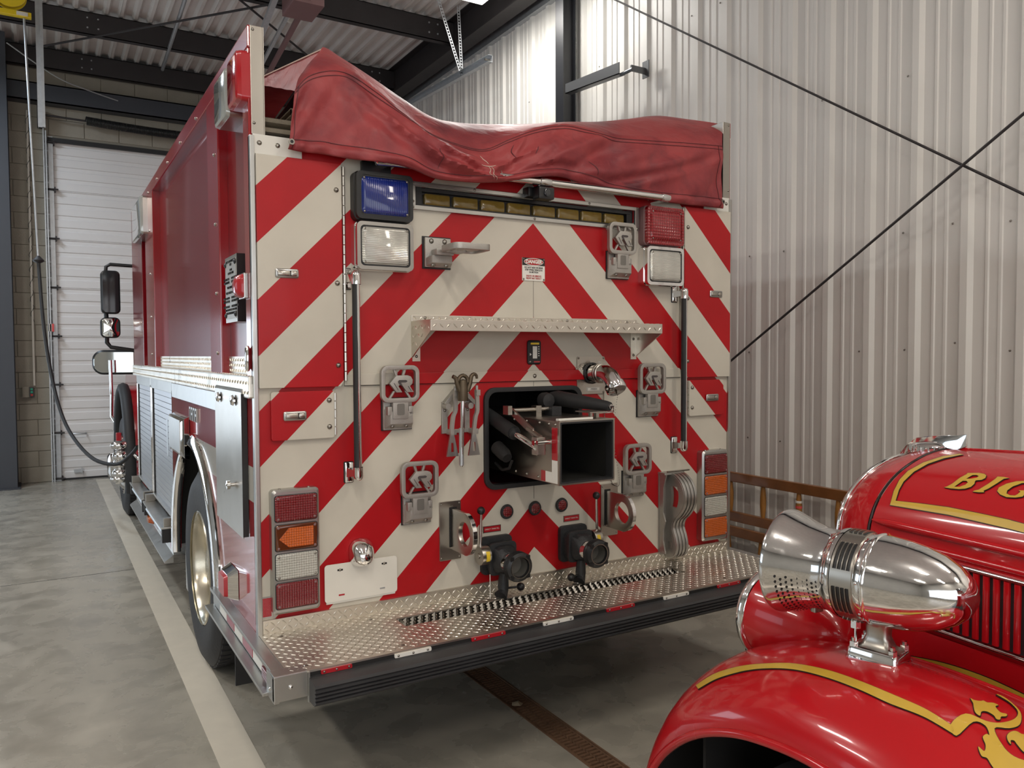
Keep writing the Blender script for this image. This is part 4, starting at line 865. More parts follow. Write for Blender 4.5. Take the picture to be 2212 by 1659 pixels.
# ---- number plate (blank) and its lamp
lp = part('number_plate', MB().prism(rr(-.817, .741, .300, .148, .012, 3), 1, -.010, -.007), PLASTICW, T)
part('plate_backing', MB().box(-.96, -.675, -.007, 0, .66, .81), WHITE, lp)
mb = MB()
for x, z in ((-.905, .790), (-.722, .790)): mb.box(x-.011, x+.011, -.0106, -.010, z-.0035, z+.0035)
part('plate_slots', mb, DARK, lp); part('plate_slots', MB().box(-.912, -.888, -.0106, -.010, .688, .694), SIGNR, lp); part('plate_slots', MB().box(-.742, -.72, -.0106, -.010, .688, .694), GALV, lp)
mb = MB(); screws(mb, [(-.905, -.010, .790), (-.722, -.010, .790)], r=.006, h=.004); part('plate_screws', mb, SCREW, lp, 40)
pl = part('plate_lamp', MB().loft([[(-.817+x, -.004, .846+z) for x, z in rr(0, 0, .098, .112, .04, 5)], [(-.817+x, -.030, .846+z) for x, z in rr(0, 0, .092, .104, .038, 5)], [(-.817+x, -.058, .842+z) for x, z in rr(0, -.004, .060, .066, .028, 5)], [(-.817+x, -.068, .838+z) for x, z in rr(0, -.008, .030, .034, .014, 5)]]), CHROME, T, 50)
part('lamp_gasket', MB().face_plate(rr(-.817, .847, .094, .110, .042, 5), 0, -.006, .002), BLACK, pl)

# ---- vertical grab rails
for s in (-1, 1):
    x = s*.845; zt, zb = 1.945, 1.150
    g = part('grab_rail', MB().cyl((x, -.062, zb+.015), (x, -.062, zt-.015), .0145, n=16), CHROME, T, 40)
    mb = MB()
    out = [(x+.0155*math.cos(a), -.062+.0155*math.sin(a)) for a in [PI*(.28+1.19*k/12) for k in range(13)]]
    part('rubber_grip', MB().loft([[(q[0], q[1], zb+.04) for q in out], [(q[0], q[1], zt-.04) for q in out]]), RUBBER, g, 40)
    for z, d_ in ((zt, 1), (zb, -1)):
        part('rail_end', MB().lathe([(.019, -d_*.045), (.0195, -d_*.01), (.017, 0), (.010, d_*.007), (0, d_*.009)], (x, -.062, z), (0, 0, 1), 16).box(x-.008, x+.008, -.062, -.010, z-.034 if d_ > 0 else z+.008, z-.008 if d_ > 0 else z+.034), CHROME, g, 40)
        zc = z-d_*.02; part('rail_foot', MB().face_plate(rr(x+(-.018 if s < 0 else -.012), zc, .034, .078, .004, 2), -.003, -.012, .003).loft([[(x-.03, -.012, zc-.018), (x+.008, -.012, zc-.018), (x+.008, -.012, zc+.018), (x-.03, -.012, zc+.018)], [(x-.012, -.05, zc-.012), (x+.008, -.05, zc-.012), (x+.008, -.05, zc+.012), (x-.012, -.05, zc+.012)]]), CHROME, g, 40)
        part('foot_gasket', MB().face_plate(rr(x+(-.018 if s < 0 else -.012), zc, .040, .084, .004, 2), 0, -.003, .001), BLACK, g)

# ---- ribbed hose roller bracket at the lower right
prof = [(-.020, 1.032), (-.070, 1.026), (-.118, .992), (-.140, .940), (-.134, .885), (-.102, .838), (-.066, .804), (-.056, .765), (-.074, .718), (-.083, .672), (-.070, .634), (-.040, .616), (-.012, .614)]
pc_ = [curve(prof, k/48) for k in range(49)]
hx0 = .772
def inward(k, d):
    t = Vector((pc_[min(k+1, 48)][0]-pc_[max(k-1, 0)][0], pc_[min(k+1, 48)][1]-pc_[max(k-1, 0)][1])).normalized()
    return (pc_[k][0]-t.y*d, pc_[k][1]+t.x*d)
def band(x0, x1, d0, d1):
    return [[(x0, *inward(k, d0)), (x1, *inward(k, d0)), (x1, *inward(k, d1)), (x0, *inward(k, d1))] for k in range(49)]
g0, g1 = band(0, 1, 0, .02)[24][0], band(0, 1, 0, .02)[24][3]
sgn = 1 if g1[1] > g0[1] else -1           # make "inward" point towards the tail panel
web = MB()
for k in range(48):                         # cast web between the rim and the panel, open at the hand holes
    for f0, f1 in ((.0, .22), (.22, .62), (.62, 1)):
        z_ = pc_[k][1]
        if f0 == .22 and (.868 < z_ < .985 or .655 < z_ < .705): continue
        def wp(i, f): y, z = inward(i, sgn*.014); return (lerp(y, 0, f), z)
        a_, b_, c_, d_ = wp(k, f0), wp(k+1, f0), wp(k+1, f1), wp(k, f1)
        web.loft([[(hx0+.004, *q) for q in (a_, b_, c_, d_)], [(hx0+.020, *q) for q in (a_, b_, c_, d_)]])
rbk = part('hose_roller_bracket', web.box(hx0-.040, hx0+.004, -.008, 0, .62, 1.03).prism([(0, 1.035), (-.055, 1.03), (-.036, .965), (-.034, .84), (-.05, .80), (-.034, .76), (-.034, .70), (-.05, .64), (0, .62)], 0, hx0-.038, hx0-.030).box(hx0-.042, hx0+.088, -.050, 0, 1.030, 1.040), CAST, T)
part('guide_rim', MB().loft(band(hx0, hx0+.084, 0, sgn*.016)), CAST, rbk, 40)
for k in range(4): part('guide_rib', MB().loft(band(hx0+.002+k*.0215, hx0+.0165+k*.0215, -sgn*.007, sgn*.002)), ALU, rbk, 40, .002)
part('bracket_pin', MB().cyl((hx0-.02, -.045, 1.044), (hx0+.125, -.045, 1.044), .0045, n=6), SCREW, rbk)

# ---- tail step: deck with serrated grating, kick plate, end cap, rubber bumper
DZ_ = .590; YR = -.425
GX, GY0, GY1 = .715, -.205, -.105
mb = MB(); mb.box(-1.219, 1.219, YR, GY0, DZ_-.006, DZ_); mb.box(-1.219, 1.219, GY1, 0, DZ_-.006, DZ_); mb.box(-1.219, -GX, GY0, GY1, DZ_-.006, DZ_); mb.box(GX, 1.219, GY0, GY1, DZ_-.006, DZ_)
mb.box(-1.16, 1.16, YR-.005, YR, DZ_-.006, DZ_+.001)
dk = part('tail_step', mb, PLATE, T)
plate_treads((-1.215, YR+.012, DZ_), (1, 0, 0), (0, 1, 0), (0, 0, 1), 2.43, .405, .0215, PLATE, dk, .022, .0062, .0020, skip=lambda q: abs(q.x) < GX+.008 and GY0-.008 < q.y < GY1+.008)
kp = part('kick_plate', MB().box(-1.203, 1.203, -.0115, 0, DZ_, .640), PLATE, T, bevel=.001)
plate_treads((-1.20, -.0115, .636), (1, 0, 0), (0, 0, -1), (0, -1, 0), 2.40, .044, .0215, PLATE, kp, .026, .007)
part('grating_pan', MB().box(-GX, GX, GY0, GY1, DZ_-.05, DZ_-.045), DARK, dk)
mb = MB(); n = 46
for k in range(n):
    x = -GX+.012+k*(2*GX-.024)/(n-1)
    for r_, (ya, yb) in enumerate(((GY0, GY0+.034), (GY0+.034, GY0+.066), (GY0+.066, GY1))):
        dx = .0155 if r_ % 2 else 0; xx = x+dx
        if xx > GX-.01: continue
        # a folded tooth: two blades meeting at a raised point, open diamond between
        mb.add([(xx-.0135, ya, DZ_-.012), (xx, ya+.006, DZ_+.004), (xx+.0135, ya, DZ_-.012), (xx-.0125, yb, DZ_-.012), (xx, yb-.006, DZ_+.001), (xx+.0125, yb, DZ_-.012), (xx-.004, (ya+yb)/2, DZ_-.020), (xx+.004, (ya+yb)/2, DZ_-.020)],
               [(0, 1, 6), (1, 2, 7), (3, 6, 4), (4, 7, 5), (0, 6, 3), (2, 5, 7)])
part('serrated_grating', mb, STEEL, dk, kind='stuff')
mb = MB(); screws(mb, [(x, y, DZ_) for x in (-1.15, -.8, -.4, 0, .4, .8, 1.1) for y in (-.38, -.06)], (0, 0, 1), .009, .0025); part('deck_screws', mb, SCREW, dk, 40)
for s in (-1, 1):
    ec = part('step_end_cap', MB().box(min(s*1.268, s*1.158), max(s*1.268, s*1.158), YR-.002, YR+.02, .505, DZ_).box(min(s*1.268, s*1.25), max(s*1.268, s*1.25), YR, YR+.10, .500, DZ_-.004).box(min(s*1.268, s*1.158), max(s*1.268, s*1.158), YR, YR+.06, DZ_-.004, DZ_+.001), ALU, T, bevel=.006)
    mb = MB(); screws(mb, [(s*1.215, YR-.002, .548)], r=.009, h=.007); screws(mb, [(s*1.268, YR+.05, .535)], (s, 0, 0), .007, .006); part('cap_bolts', mb, CHROME, ec, 40)
    rlq = part('side_rail', MB().box(min(s*1.262, s*1.22), max(s*1.262, s*1.22), YR+.05, .735, .574, DZ_-.001).box(min(s*1.248, s*1.235), max(s*1.248, s*1.235), YR+.05, .735, .515, .574).box(min(s*1.285, s*1.235), max(s*1.285, s*1.235), YR+.08, .735, .500, .512), ALU, T, bevel=.002)
    if s < 0:
        for k, (ya, yb) in enumerate(((-.36, -.20), (-.19, -.05), (-.04, .12), (.13, .27), (.28, .42), (.43, .57))):
            part('rail_reflector', MB().box(-1.250, -1.248, ya, yb, .522, .566), REFRED2 if k % 2 == 0 else SIGNW, rlq)
        part('rail_marker', MB().box(-1.262, -1.248, -.31, -.23, .522, .562), LRED, rlq, bevel=.004)
# bumper
pb_ = [(YR-.004, .571), (-.445, .567), (-.494, .561), (-.503, .554), (-.498, .548)]
for k in range(4): z = .545-k*.0125; pb_ += [(-.5045, z), (-.5045, z-.005), (-.496, z-.007), (-.496, z-.0105)]
pb_ += [(-.488, .491), (YR-.004, .489)]
bp = part('rubber_bumper', MB().prism(pb_, 0, -1.155, 1.262), RISTRIP, T)
part('bumper_backing', MB().box(-1.152, 1.155, YR-.0035, YR+.012, .495, .584), DARK, bp)
part('bumper_end', MB().box(-1.158, -1.153, -.438, YR, .486, .588), ALU, bp)
for k, (pa, pb2) in enumerate((((693, 1446), (760, 1431)), ((852, 1409), (931, 1393)), ((1018, 1373), (1091, 1359)), ((1173, 1342), (1238, 1329)), ((1310, 1315), (1370, 1302)), ((1433, 1291), (1487, 1279)), ((1549, 1265), (1598, 1256)))):
    xa, xb = at(*pa, 1, YR-.006).x, at(*pb2, 1, YR-.006).x; zc = .5775
    f_ = part('bumper_reflector', MB().prism(rr((xa+xb)/2, zc, xb-xa, .0135, .003, 2), 1, YR-.010, YR-.004), REFRED if k % 2 == 0 else SIGNW, bp)
    mb = MB(); screws(mb, [(lerp(xa, xb, t), YR-.010, zc) for t in (.1, .5, .9)], r=.0045, h=.003); part('reflector_screws', mb, SCREW, f_, 40)
part('chassis', MB().box(-.55, .55, .06, 5.5, .42, .54).box(-.85, .85, .55, .75, .42, .54).box(-1.0, 1.0, 1.32, 1.48, .42, .58), DARK, T)
part('mud_flap', MB().box(-1.18, -.72, .62, .632, .16, .60), RUBBER, T); part('mud_flap', MB().box(.72, 1.18, .62, .632, .16, .60), RUBBER, T)
# ---------------------------------------------------------------- truck: near side, hose bed, cab, wheels
RIMALU = mat('polished_rim_aluminium', (.62, .58, .48), .24, 1, ns=12, na=.1, rv=.06)
BL = 4.32                                    # body length
Y = lambda px, py=700, x=-HW: at(px, py, 0, x).y
# hose bed walls (both sides) with rails and posts
for s in (-1, 1):
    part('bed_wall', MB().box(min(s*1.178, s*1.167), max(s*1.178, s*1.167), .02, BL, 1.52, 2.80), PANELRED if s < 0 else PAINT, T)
    part('bed_top_rail', MB().box(min(s*1.222, s*1.168), max(s*1.222, s*1.168), .0, BL, 2.745, 2.826), PAINT, T, bevel=.006)
    part('bed_stanchion', MB().box(min(s*1.213, s*1.166), max(s*1.213, s*1.166), -.004, .0, 2.436, 2.824).box(min(s*1.170, s*1.164), max(s*1.170, s*1.164), -.004, .12, 2.436, 2.824), STEEL, T, bevel=.0015)
    mb = MB(); screws(mb, [(s*1.203, -.004, 2.81), (s*1.203, -.004, 2.475)], r=.006, h=.004); part('stanchion_screws', mb, SCREW, T, 40)
    part('bed_rear_post', MB().box(min(s*1.222, s*1.168), max(s*1.222, s*1.168), .002, .095, 1.52, 2.745), PAINT, T, bevel=.004)
yp = [(Y(478), Y(455)), (Y(335), Y(318)), ]
for ya, yb in yp:
    part('bed_post', MB().box(-1.222, -1.16, ya, yb, 1.52, 2.75), PAINT, T, bevel=.006)
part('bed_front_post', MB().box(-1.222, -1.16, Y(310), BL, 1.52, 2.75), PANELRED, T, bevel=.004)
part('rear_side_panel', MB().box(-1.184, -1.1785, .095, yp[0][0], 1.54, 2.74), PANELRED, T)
mb = MB(); screws(mb, [(-1.222, (a+b)/2-.05, z) for a, b in yp for z in (1.64, 1.9, 2.2, 2.5)]+[(-1.222, y, 2.77) for y in (.6, 1.1, 1.6, 2.1, 2.6, 3.1, 3.6)], (-1, 0, 0), .009, .007); part('side_screws', mb, SCREW, T, 40)
mb = MB()
for k in range(24): mb.dome((-1.19, .15+k*.17, 2.826), (0, 0, 1), .010, .010)
part('rail_snaps', mb, SCREW, T, 40)
part('hose_bed_floor', MB().box(-1.15, 1.15, .02, BL, 2.36, 2.39), DARK, T); part('bed_front_wall', MB().box(-1.15, 1.15, BL-.03, BL, 1.5, 2.80), DARK, T)
part('body_core', MB().box(-1.15, 1.15, .62, BL-.04, 1.48, 2.36).box(-.84, .84, .62, BL-.04, .60, 1.48).box(-1.18, 1.18, 2.2, BL-.04, .58, 1.48), DARK, T)
part('bed_inner_sill', MB().box(-1.15, 1.15, .03, .05, 2.36, 2.437), WHITE, T)

# side warning lights, rear pair: red then clear in a chrome housing
def side_lamp(ya, yb, za, zb, x0, x1, lm, body, nm, lab):
    cy, cz, w_, h_ = (ya+yb)/2, (za+zb)/2, abs(yb-ya), zb-za
    o1 = rr(cy, cz, w_, h_, .018)
    b = part(nm, MB().loft([[(x0, y, z) for y, z in o1], [(x1+.018, y, z) for y, z in o1]]), body, T, 35, label=lab)
    part('lens', MB().loft([[(x1+.020, y, z) for y, z in o1], [(x1+.004, y, z) for y, z in rr(cy, cz, w_-.008, h_-.008, .018)], [(x1, y, z) for y, z in rr(cy, cz, w_-.026, h_-.026, .014)]]), lm, b, 35)
    return b
xl = -1.262
side_lamp(Y(511, 200, xl), Y(489, 200, xl)-.005, at(500, 228, 0, xl).z, 2.735, -1.172, xl, SIDERED, REFRED, 'side_warning_light', 'red side warning light')
side_lamp(Y(486, 220, xl), Y(461, 220, xl), at(475, 264, 0, xl).z, 2.735, -1.172, xl, LSIDE, ALU, 'side_warning_light', 'clear side light in chrome housing')
a = at(284, 450, 0, -1.27), at(303, 508, 0, -1.27)
side_lamp(a[1].y-.02, a[0].y, a[1].z+.01, a[0].z, -1.172, -1.27, LSIDE, ALU, 'side_warning_light', 'clear side light at the front of the body')
# plaque and marker
a, b = at(486, 566, 0, -1.222), at(513, 700, 0, -1.222); za, zb = at(513, 694, 0, -1.222).z, at(513, 545, 0, -1.222).z
pq = part('plaque', MB().box(-1.222, -1.17, b.y, a.y, za, zb), STEEL, T, bevel=.002)
part('plaque_edge', MB().box(-1.2215, -1.170, b.y-.003, b.y-.0005, za, zb), BLACK, pq)
part('plaque_face', MB().box(-1.2236, -1.222, b.y+.012, a.y-.012, za+.014, zb-.014), CAST, pq)
cy = (a.y+b.y)/2; mb = MB(); rnd = random.Random(3)
# raised but illegible lettering: rows of small dark cast strokes
for k, (w_, z) in enumerate(((.15, .92), (.03, .87), (.04, .79), (.09, .74), (.22, .66), (.22, .61), (.12, .53), (.16, .45), (.24, .37), (.24, .32), (.24, .24), (.18, .19), (.16, .14))):
    n = int(w_/.014); zc = lerp(za, zb, z)
    for i in range(n):
        if w_ > .2 and .42 < i/n < .56: continue
        y = cy+w_*1.22*(i/n-.5); h = .0046
        mb.box(-1.2262, -1.2236, y-.0045, y-.0025, zc-h, zc+h)
        if rnd.random() < .7: mb.box(-1.2262, -1.2236, y, y+.002, zc-h, zc+h)
        mb.box(-1.2262, -1.2236, y-.0045, y+.002, zc+rnd.choice((-h, -.001, h-.002)), zc+h*.99)
part('plaque_lettering', mb, mat('plaque_dark_letters', (.07, .065, .06), .6), pq, kind='stuff')
mb = MB(); screws(mb, [(-1.2225, y, z) for y in (b.y+.02, a.y-.02) for z in (za+.03, zb-.03)], (-1, 0, 0), .012, .008); part('plaque_bolts', mb, BLACK, pq, 40)
q = at(532, 617, 0, -1.222)
zt, zb2 = at(534, 590, 0, -1.222).z, at(534, 645, 0, -1.222).z
mk = part('side_marker', MB().box(-1.238, -1.222, q.y-.035, q.y+.055, zb2, zt), ALU, T, bevel=.003)
part('lens', MB().loft([[(-1.238, q.y+.01+y, (zt+zb2)/2+z) for y, z in rr(0, 0, .085, zt-zb2-.004, .02)], [(-1.256, q.y+.01+y, (zt+zb2)/2+z) for y, z in rr(0, 0, .075, (zt-zb2)*.8, .02)], [(-1.266, q.y+.01+y, (zt+zb2)/2+z) for y, z in rr(0, 0, .05, (zt-zb2)*.45, .02)]]), REFRED, mk, 45)
# vertical chrome pull by the tail corner
part('corner_pull', MB().lathe([(.004, 0), (.010, .01), (.010, .085), (.004, .095)], (-1.232, .035, at(543, 803, 0, -1.232).z), (0, 0, 1), 12), CHROME, T, 40)

# tread plate ledge along the side
for s in (-1, 1):
    lg = part('tread_ledge', MB().box(min(s*1.236, s*1.10), max(s*1.236, s*1.10), .012, BL, 1.470, 1.553), PLATE, T, bevel=.006)
    if s < 0:
        plate_treads((-1.236, .01, 1.545), (0, 1, 0), (0, 0, -1), (-1, 0, 0), BL-.05, .072, .024, PLATE, lg, .022, .008, .003)
        plate_treads((-1.236, .01, 1.553), (0, 1, 0), (1, 0, 0), (0, 0, 1), BL-.05, .07, .024, PLATE, lg, .022, .008, .003)
        part('tread_kick', MB().box(-1.190, -1.1785, .10, BL-.05, 1.553, 1.625), PLATE, lg); plate_treads((-1.190, .10, 1.622), (0, 1, 0), (0, 0, -1), (-1, 0, 0), 4.1, .066, .022, PLATE, lg, .020, .007, .003)
# lower side skin with the wheel arch
WY, WZ, AR = 1.405, .495, .69
arch = [(WY+AR*math.cos(a), WZ+AR*math.sin(a)) for a in [PI*k/36 for k in range(37)]]    # front to back
for s in (-1, 1):
    # skin as quads from the arch up to the ledge
    xo, xi = s*1.22, s*1.19; mb = MB()
    top = 1.475
    mb.box(min(xo, xi), max(xo, xi), .012, WY-AR, .578, top)
    ring = [[(xo, y, z), (xi, y, z), (xi, y, top), (xo, y, top)] for y, z in arch]
    mb.loft(ring); mb.box(min(xo, xi), max(xo, xi), WY+AR, WY+AR+.055, .47, top)
    part('side_skin', mb, SIDEP, T)
    part('wheel_arch_liner', MB().loft([[(s*1.20, y, z), (s*.84, y, z)] for y, z in [(WY+(AR+.004)*math.cos(a), WZ+(AR+.004)*math.sin(a)) for a in [PI*k/30 for k in range(31)]]], close=False, cap=False).box(min(s*.84, s*.83), max(s*.84, s*.83), WY-AR, WY+AR, .47, 1.2), DARK, T)
    path = [(s*1.224, WY+(AR-.012)*math.cos(a), WZ+(AR-.012)*math.sin(a)) for a in [-.06+(PI+.12)*k/44 for k in range(45)]]
    mb = MB(); rings = []
    for k, q in enumerate(path):
        a = -.06+(PI+.12)*k/44; c_, d_ = math.cos(a), math.sin(a)
        rings.append([(s*(1.218+dx), WY+(AR+dr_)*c_, WZ+(AR+dr_)*d_) for dx, dr_ in ((0, .035), (.010, .034), (.020, .015), (.030, -.012), (.022, -.032), (.0, -.036), (-.02, -.034))])
    mb.loft(rings); part('wheel_arch_trim', mb, CHROME, T, 50)
    # wheels
    def tyre(yc, zc, xo_, R, dual, par=T):
        w_ = part('rear_wheel' if dual else 'front_wheel', MB().lathe([(.30, .0), (.40, -.012), (R*.90, -.004), (R*.985, .022), (R, .05), (R, .20), (R*.985, .228), (R*.90, .255), (.40, .262), (.30, .25)], (s*xo_, yc, zc), (-s, 0, 0), 56), TYRE, par, 40)
        lug = MB()
        for k in range(70):
            a = 2*PI*k/70; ca, sa = math.cos(a), math.sin(a); t_ = Vector((0, -sa, ca)); n_ = Vector((0, ca, sa)); c_ = Vector((s*(xo_-.028), yc, zc))+n_*(R-.004)
            lug.loft([[c_-t_*.016-n_*.03, c_+t_*.016-n_*.03, c_+t_*.014+n_*.008, c_-t_*.014+n_*.008], [c_-t_*.016+Vector((-s*.05, 0, 0))-n_*.03, c_+t_*.016+Vector((-s*.05, 0, 0))-n_*.03, c_+t_*.014+n_*.008+Vector((-s*.05, 0, 0)), c_-t_*.014+n_*.008+Vector((-s*.05, 0, 0))]])
        part('tread_lugs', lug, TYRE, w_)
        if dual:
            part('rim', MB().lathe([(.293, -.006), (.298, .0), (.284, .006), (.272, .03), (.268, .12), (.22, .155), (.12, .160), (.12, .05), (.09, .04), (0, .04)], (s*xo_, yc, zc), (-s, 0, 0), 48), RIMALU, w_, 40)
            mb = MB()
            for k in range(10):
                a = 2*PI*k/10; mb.cyl((s*(xo_-.155), yc+.165*math.cos(a), zc+.165*math.sin(a)), (s*(xo_-.120), yc+.165*math.cos(a), zc+.165*math.sin(a)), .017, n=6)
            part('wheel_nuts', mb, CHROME, w_, 30)
        else:
            part('rim', MB().lathe([(.293, -.006), (.298, .0), (.28, .006), (.26, .012), (.22, -.03), (.14, -.05), (.13, -.12), (.10, -.14), (0, -.145)], (s*xo_, yc, zc), (-s, 0, 0), 40), CHROME, w_, 40)
            mb = MB()
            for k in range(10):
                a = 2*PI*k/10; mb.cyl((s*(xo_+.02), yc+.18*math.cos(a), zc+.18*math.sin(a)), (s*(xo_+.075), yc+.18*math.cos(a), zc+.18*math.sin(a)), .017, n=6)
            part('wheel_nuts', mb, CHROME, w_, 30)
        return w_
    tyre(WY, .512, 1.195, .512, True)
    tyre(5.98, .512, 1.20, .512, False)
    part('inner_rear_tyre', MB().lathe([(.30, .0), (.42, -.012), (.50, .02), (.51, .05), (.51, .20), (.50, .228), (.42, .262), (.30, .25)], (s*.90, WY, .512), (-s, 0, 0), 32), TYRE, T, 40)
# stainless board cover standing off the side
cvx = -1.243
a, b = Y(465, 900, cvx), Y(521, 900, cvx)
zt, zb2 = at(521, 848, 0, cvx).z, at(521, 1160, 0, cvx).z
cv = part('side_cover', MB().box(cvx, cvx+.004, b, a, zb2, zt), STEEL, T, bevel=.001)
part('cover_return', MB().box(cvx, -1.222, b-.003, b+.001, zb2+.006, zt-.006), RUBBER, cv); part('cover_hinge', MB().box(cvx+.004, -1.222, b, a, zt-.012, zt).cyl((cvx+.01, b, zt+.006), (cvx+.01, a, zt+.006), .008, n=8), ALU, cv)
for t in (.22, .78): part('cover_toggle', MB().lathe([(.010, 0), (.022, .006), (.018, .014), (0, .018)], (cvx, lerp(a, b, t), zt-.035), (-1, 0, 0), 12).box(cvx-.012, cvx-.004, lerp(a, b, t)-.035, lerp(a, b, t)+.035, zt-.040, zt-.030), CHROME, cv, 40)
part('cover_knob', MB().lathe([(.008, 0), (.008, .012), (.018, .016), (.018, .028), (0, .032)], (cvx, lerp(a, b, .70), at(503, 1045, 0, cvx).z), (-1, 0, 0), 14), CHROME, cv, 40)
# name badge above the arch
q = at(420, 895, 0, -1.221); mb = MB()
for k in range(4):
    y = q.y+.09-k*.06; z = q.z
    mb.box(-1.230, -1.221, y-.022, y-.014, z-.035, z+.035).box(-1.230, -1.221, y+.014, y+.022, z-.035, z+.035).box(-1.230, -1.221, y-.014, y+.014, z+.023, z+.035)
    if k % 2: mb.box(-1.230, -1.221, y-.014, y+.014, z-.006, z+.006)
part('badge', mb, SCREW, T)
part('top_trim_strip', MB().box(-1.226, -1.221, .14, 2.10, 1.385, 1.466), ALU, T)
# chrome corner tape and side lamp low down
q = at(505, 1255, 0, -1.223); ml = part('side_reflector_lamp', MB().loft([[(-1.222, q.y+y, q.z+z) for y, z in rr(0, 0, .17, .125, .01)], [(-1.258, q.y+.01+y, q.z-.006+z) for y, z in rr(0, 0, .135, .095, .01)]]), CHROME, T, 40)
part('lens', MB().loft([[(-1.250, q.y+.01+y, q.z-.006+z) for y, z in rr(0, 0, .130, .092, .01)], [(-1.272, q.y+.01+y, q.z-.008+z) for y, z in rr(0, 0, .115, .08, .01)]]), REFRED, ml, 40)
# roll-up doors with slats and frames
yr0, yr1, yr2 = WY+AR+.055, Y(326, 900), Y(296, 900)
RU = mat('rollup_slat_aluminium', (.60, .61, .64), .30, .85)
for n_, (ya, yb) in enumerate(((yr0+.03, yr1-.03), (yr1+.045, yr2-.03))):
    d = part('rollup_door', MB().box(-1.196, -1.190, ya, yb, .61, 1.40), RU, T)
    sl = MB().box(-.006, 0, 0, yb-ya, .002, .0365).mesh('slat', RU, bevel=.0015)
    for k in range(21): put(sl, 'slat', d, (-1.196, ya, .612+k*.0375))
    part('door_header', MB().box(-1.218, -1.19, ya-.03, yb+.03, 1.40, 1.468), ALU, d, bevel=.003)
    part('lift_bar', MB().box(-1.225, -1.196, ya+.05, yb-.05, .632, .646), ALU, d, bevel=.003)
    for yj in (ya-.015, yb+.012): part('door_jamb', MB().box(-1.218, -1.19, yj-.015, yj+.015, .58, 1.42), CHROME, d, bevel=.003); 
    part('jamb_seal', MB().box(-1.210, -1.196, yb-.018, yb+.002, .60, 1.40), RUBBER, d)
    part('jamb_foot', MB().box(-1.228, -1.19, ya-.035, ya+.005, .575, .605), SCREW, d, bevel=.003)
    # logo rectangles printed on the rear slat door
    if n_ == 0:
        part('door_decal', MB().box(-1.2035, -1.203, ya+.30, ya+.38, .98, 1.22), GALV, d); part('door_decal', MB().box(-1.2035, -1.203, ya+.02, ya+.06, .66, .86), GALV, d)
    ss = part('folding_side_step', MB().box(-1.29, -1.20, ya+.0, yb-.0, .575, .588), ALU, T, bevel=.003)
    part('step_shaft', MB().cyl((-1.262, ya+.04, .535), (-1.262, yb-.04, .535), .017, n=12), GALV, ss, 40)
    for yj in (ya+.03, yb-.03): part('step_arm', MB().prism([(yj-.02, .575), (yj+.03, .575), (yj+.015, .50), (yj-.02, .49)], 0, -1.285, -1.225), BLACK, ss); part('arm_block', MB().box(-1.275, -1.205, yj-.022, yj+.022, .588, .64), SCREW, ss, bevel=.004)
part('lower_rail', MB().box(-1.235, -1.19, yr0-.05, yr2+.02, .43, .50).loft([[(-1.235, yr0-.05, .43), (-1.285, yr0-.05, .395), (-1.285, yr0-.05, .385), (-1.235, yr0-.05, .385)], [(-1.235, yr2+.02, .43), (-1.285, yr2+.02, .395), (-1.285, yr2+.02, .385), (-1.235, yr2+.02, .385)]]), ALU, T)
for k in range(10):
    ya = yr0-.02+k*.24
    if ya+.2 < yr2: part('rail_reflector', MB().box(-1.2365, -1.235, ya, ya+.11, .447, .488), REFRED2, T)
q = at(328, 1125, 0, -1.24); part('amber_marker', MB().loft([[(-1.236, q.y+y, .465+z) for y, z in rr(0, 0, .15, .06, .02)], [(-1.268, q.y+y, .465+z) for y, z in rr(0, 0, .11, .04, .016)]]), LAMB, T, 45)
# chrome filler box beside the arch
fx = -1.222
zt, zb2 = at(376, 903, 0, -1.30).z, at(376, 995, 0, -1.30).z; ya, yb = Y(391, 940, -1.262), Y(366, 940, -1.262); yc = Y(410, 940)
fb = part('filler_box', MB().loft([[(-1.222, yc, zt-.0), (-1.222, yb+.05, zt), (-1.222, yb+.05, zb2), (-1.222, yc, zb2)], [(-1.250, ya-.03, zt-.01), (-1.250, yb, zt-.01), (-1.250, yb, zb2+.01), (-1.250, ya-.03, zb2+.01)], [(-1.262, ya+.02, zt-.03), (-1.262, yb, zt-.01), (-1.262, yb, zb2+.01), (-1.262, ya+.02, zb2+.05)]]), CHROME, T, 20, .003)
part('filler_recess', MB().box(-1.252, -1.23, ya-.060, ya-.03, (zt+zb2)/2-.03, (zt+zb2)/2+.02), DARK, fb)
part('filler_door', MB().box(-1.266, -1.262, ya+.03, yb-.005, zb2+.03, zt-.02), ALU, fb, bevel=.0015)
# dark wheel-side bracketry in front of the rear wheel
part('tank_bracket', MB().box(-1.16, -1.02, 2.05, 2.16, .20, .46).box(-1.10, -.98, 1.98, 2.04, .14, .44), ALU, T, bevel=.006)

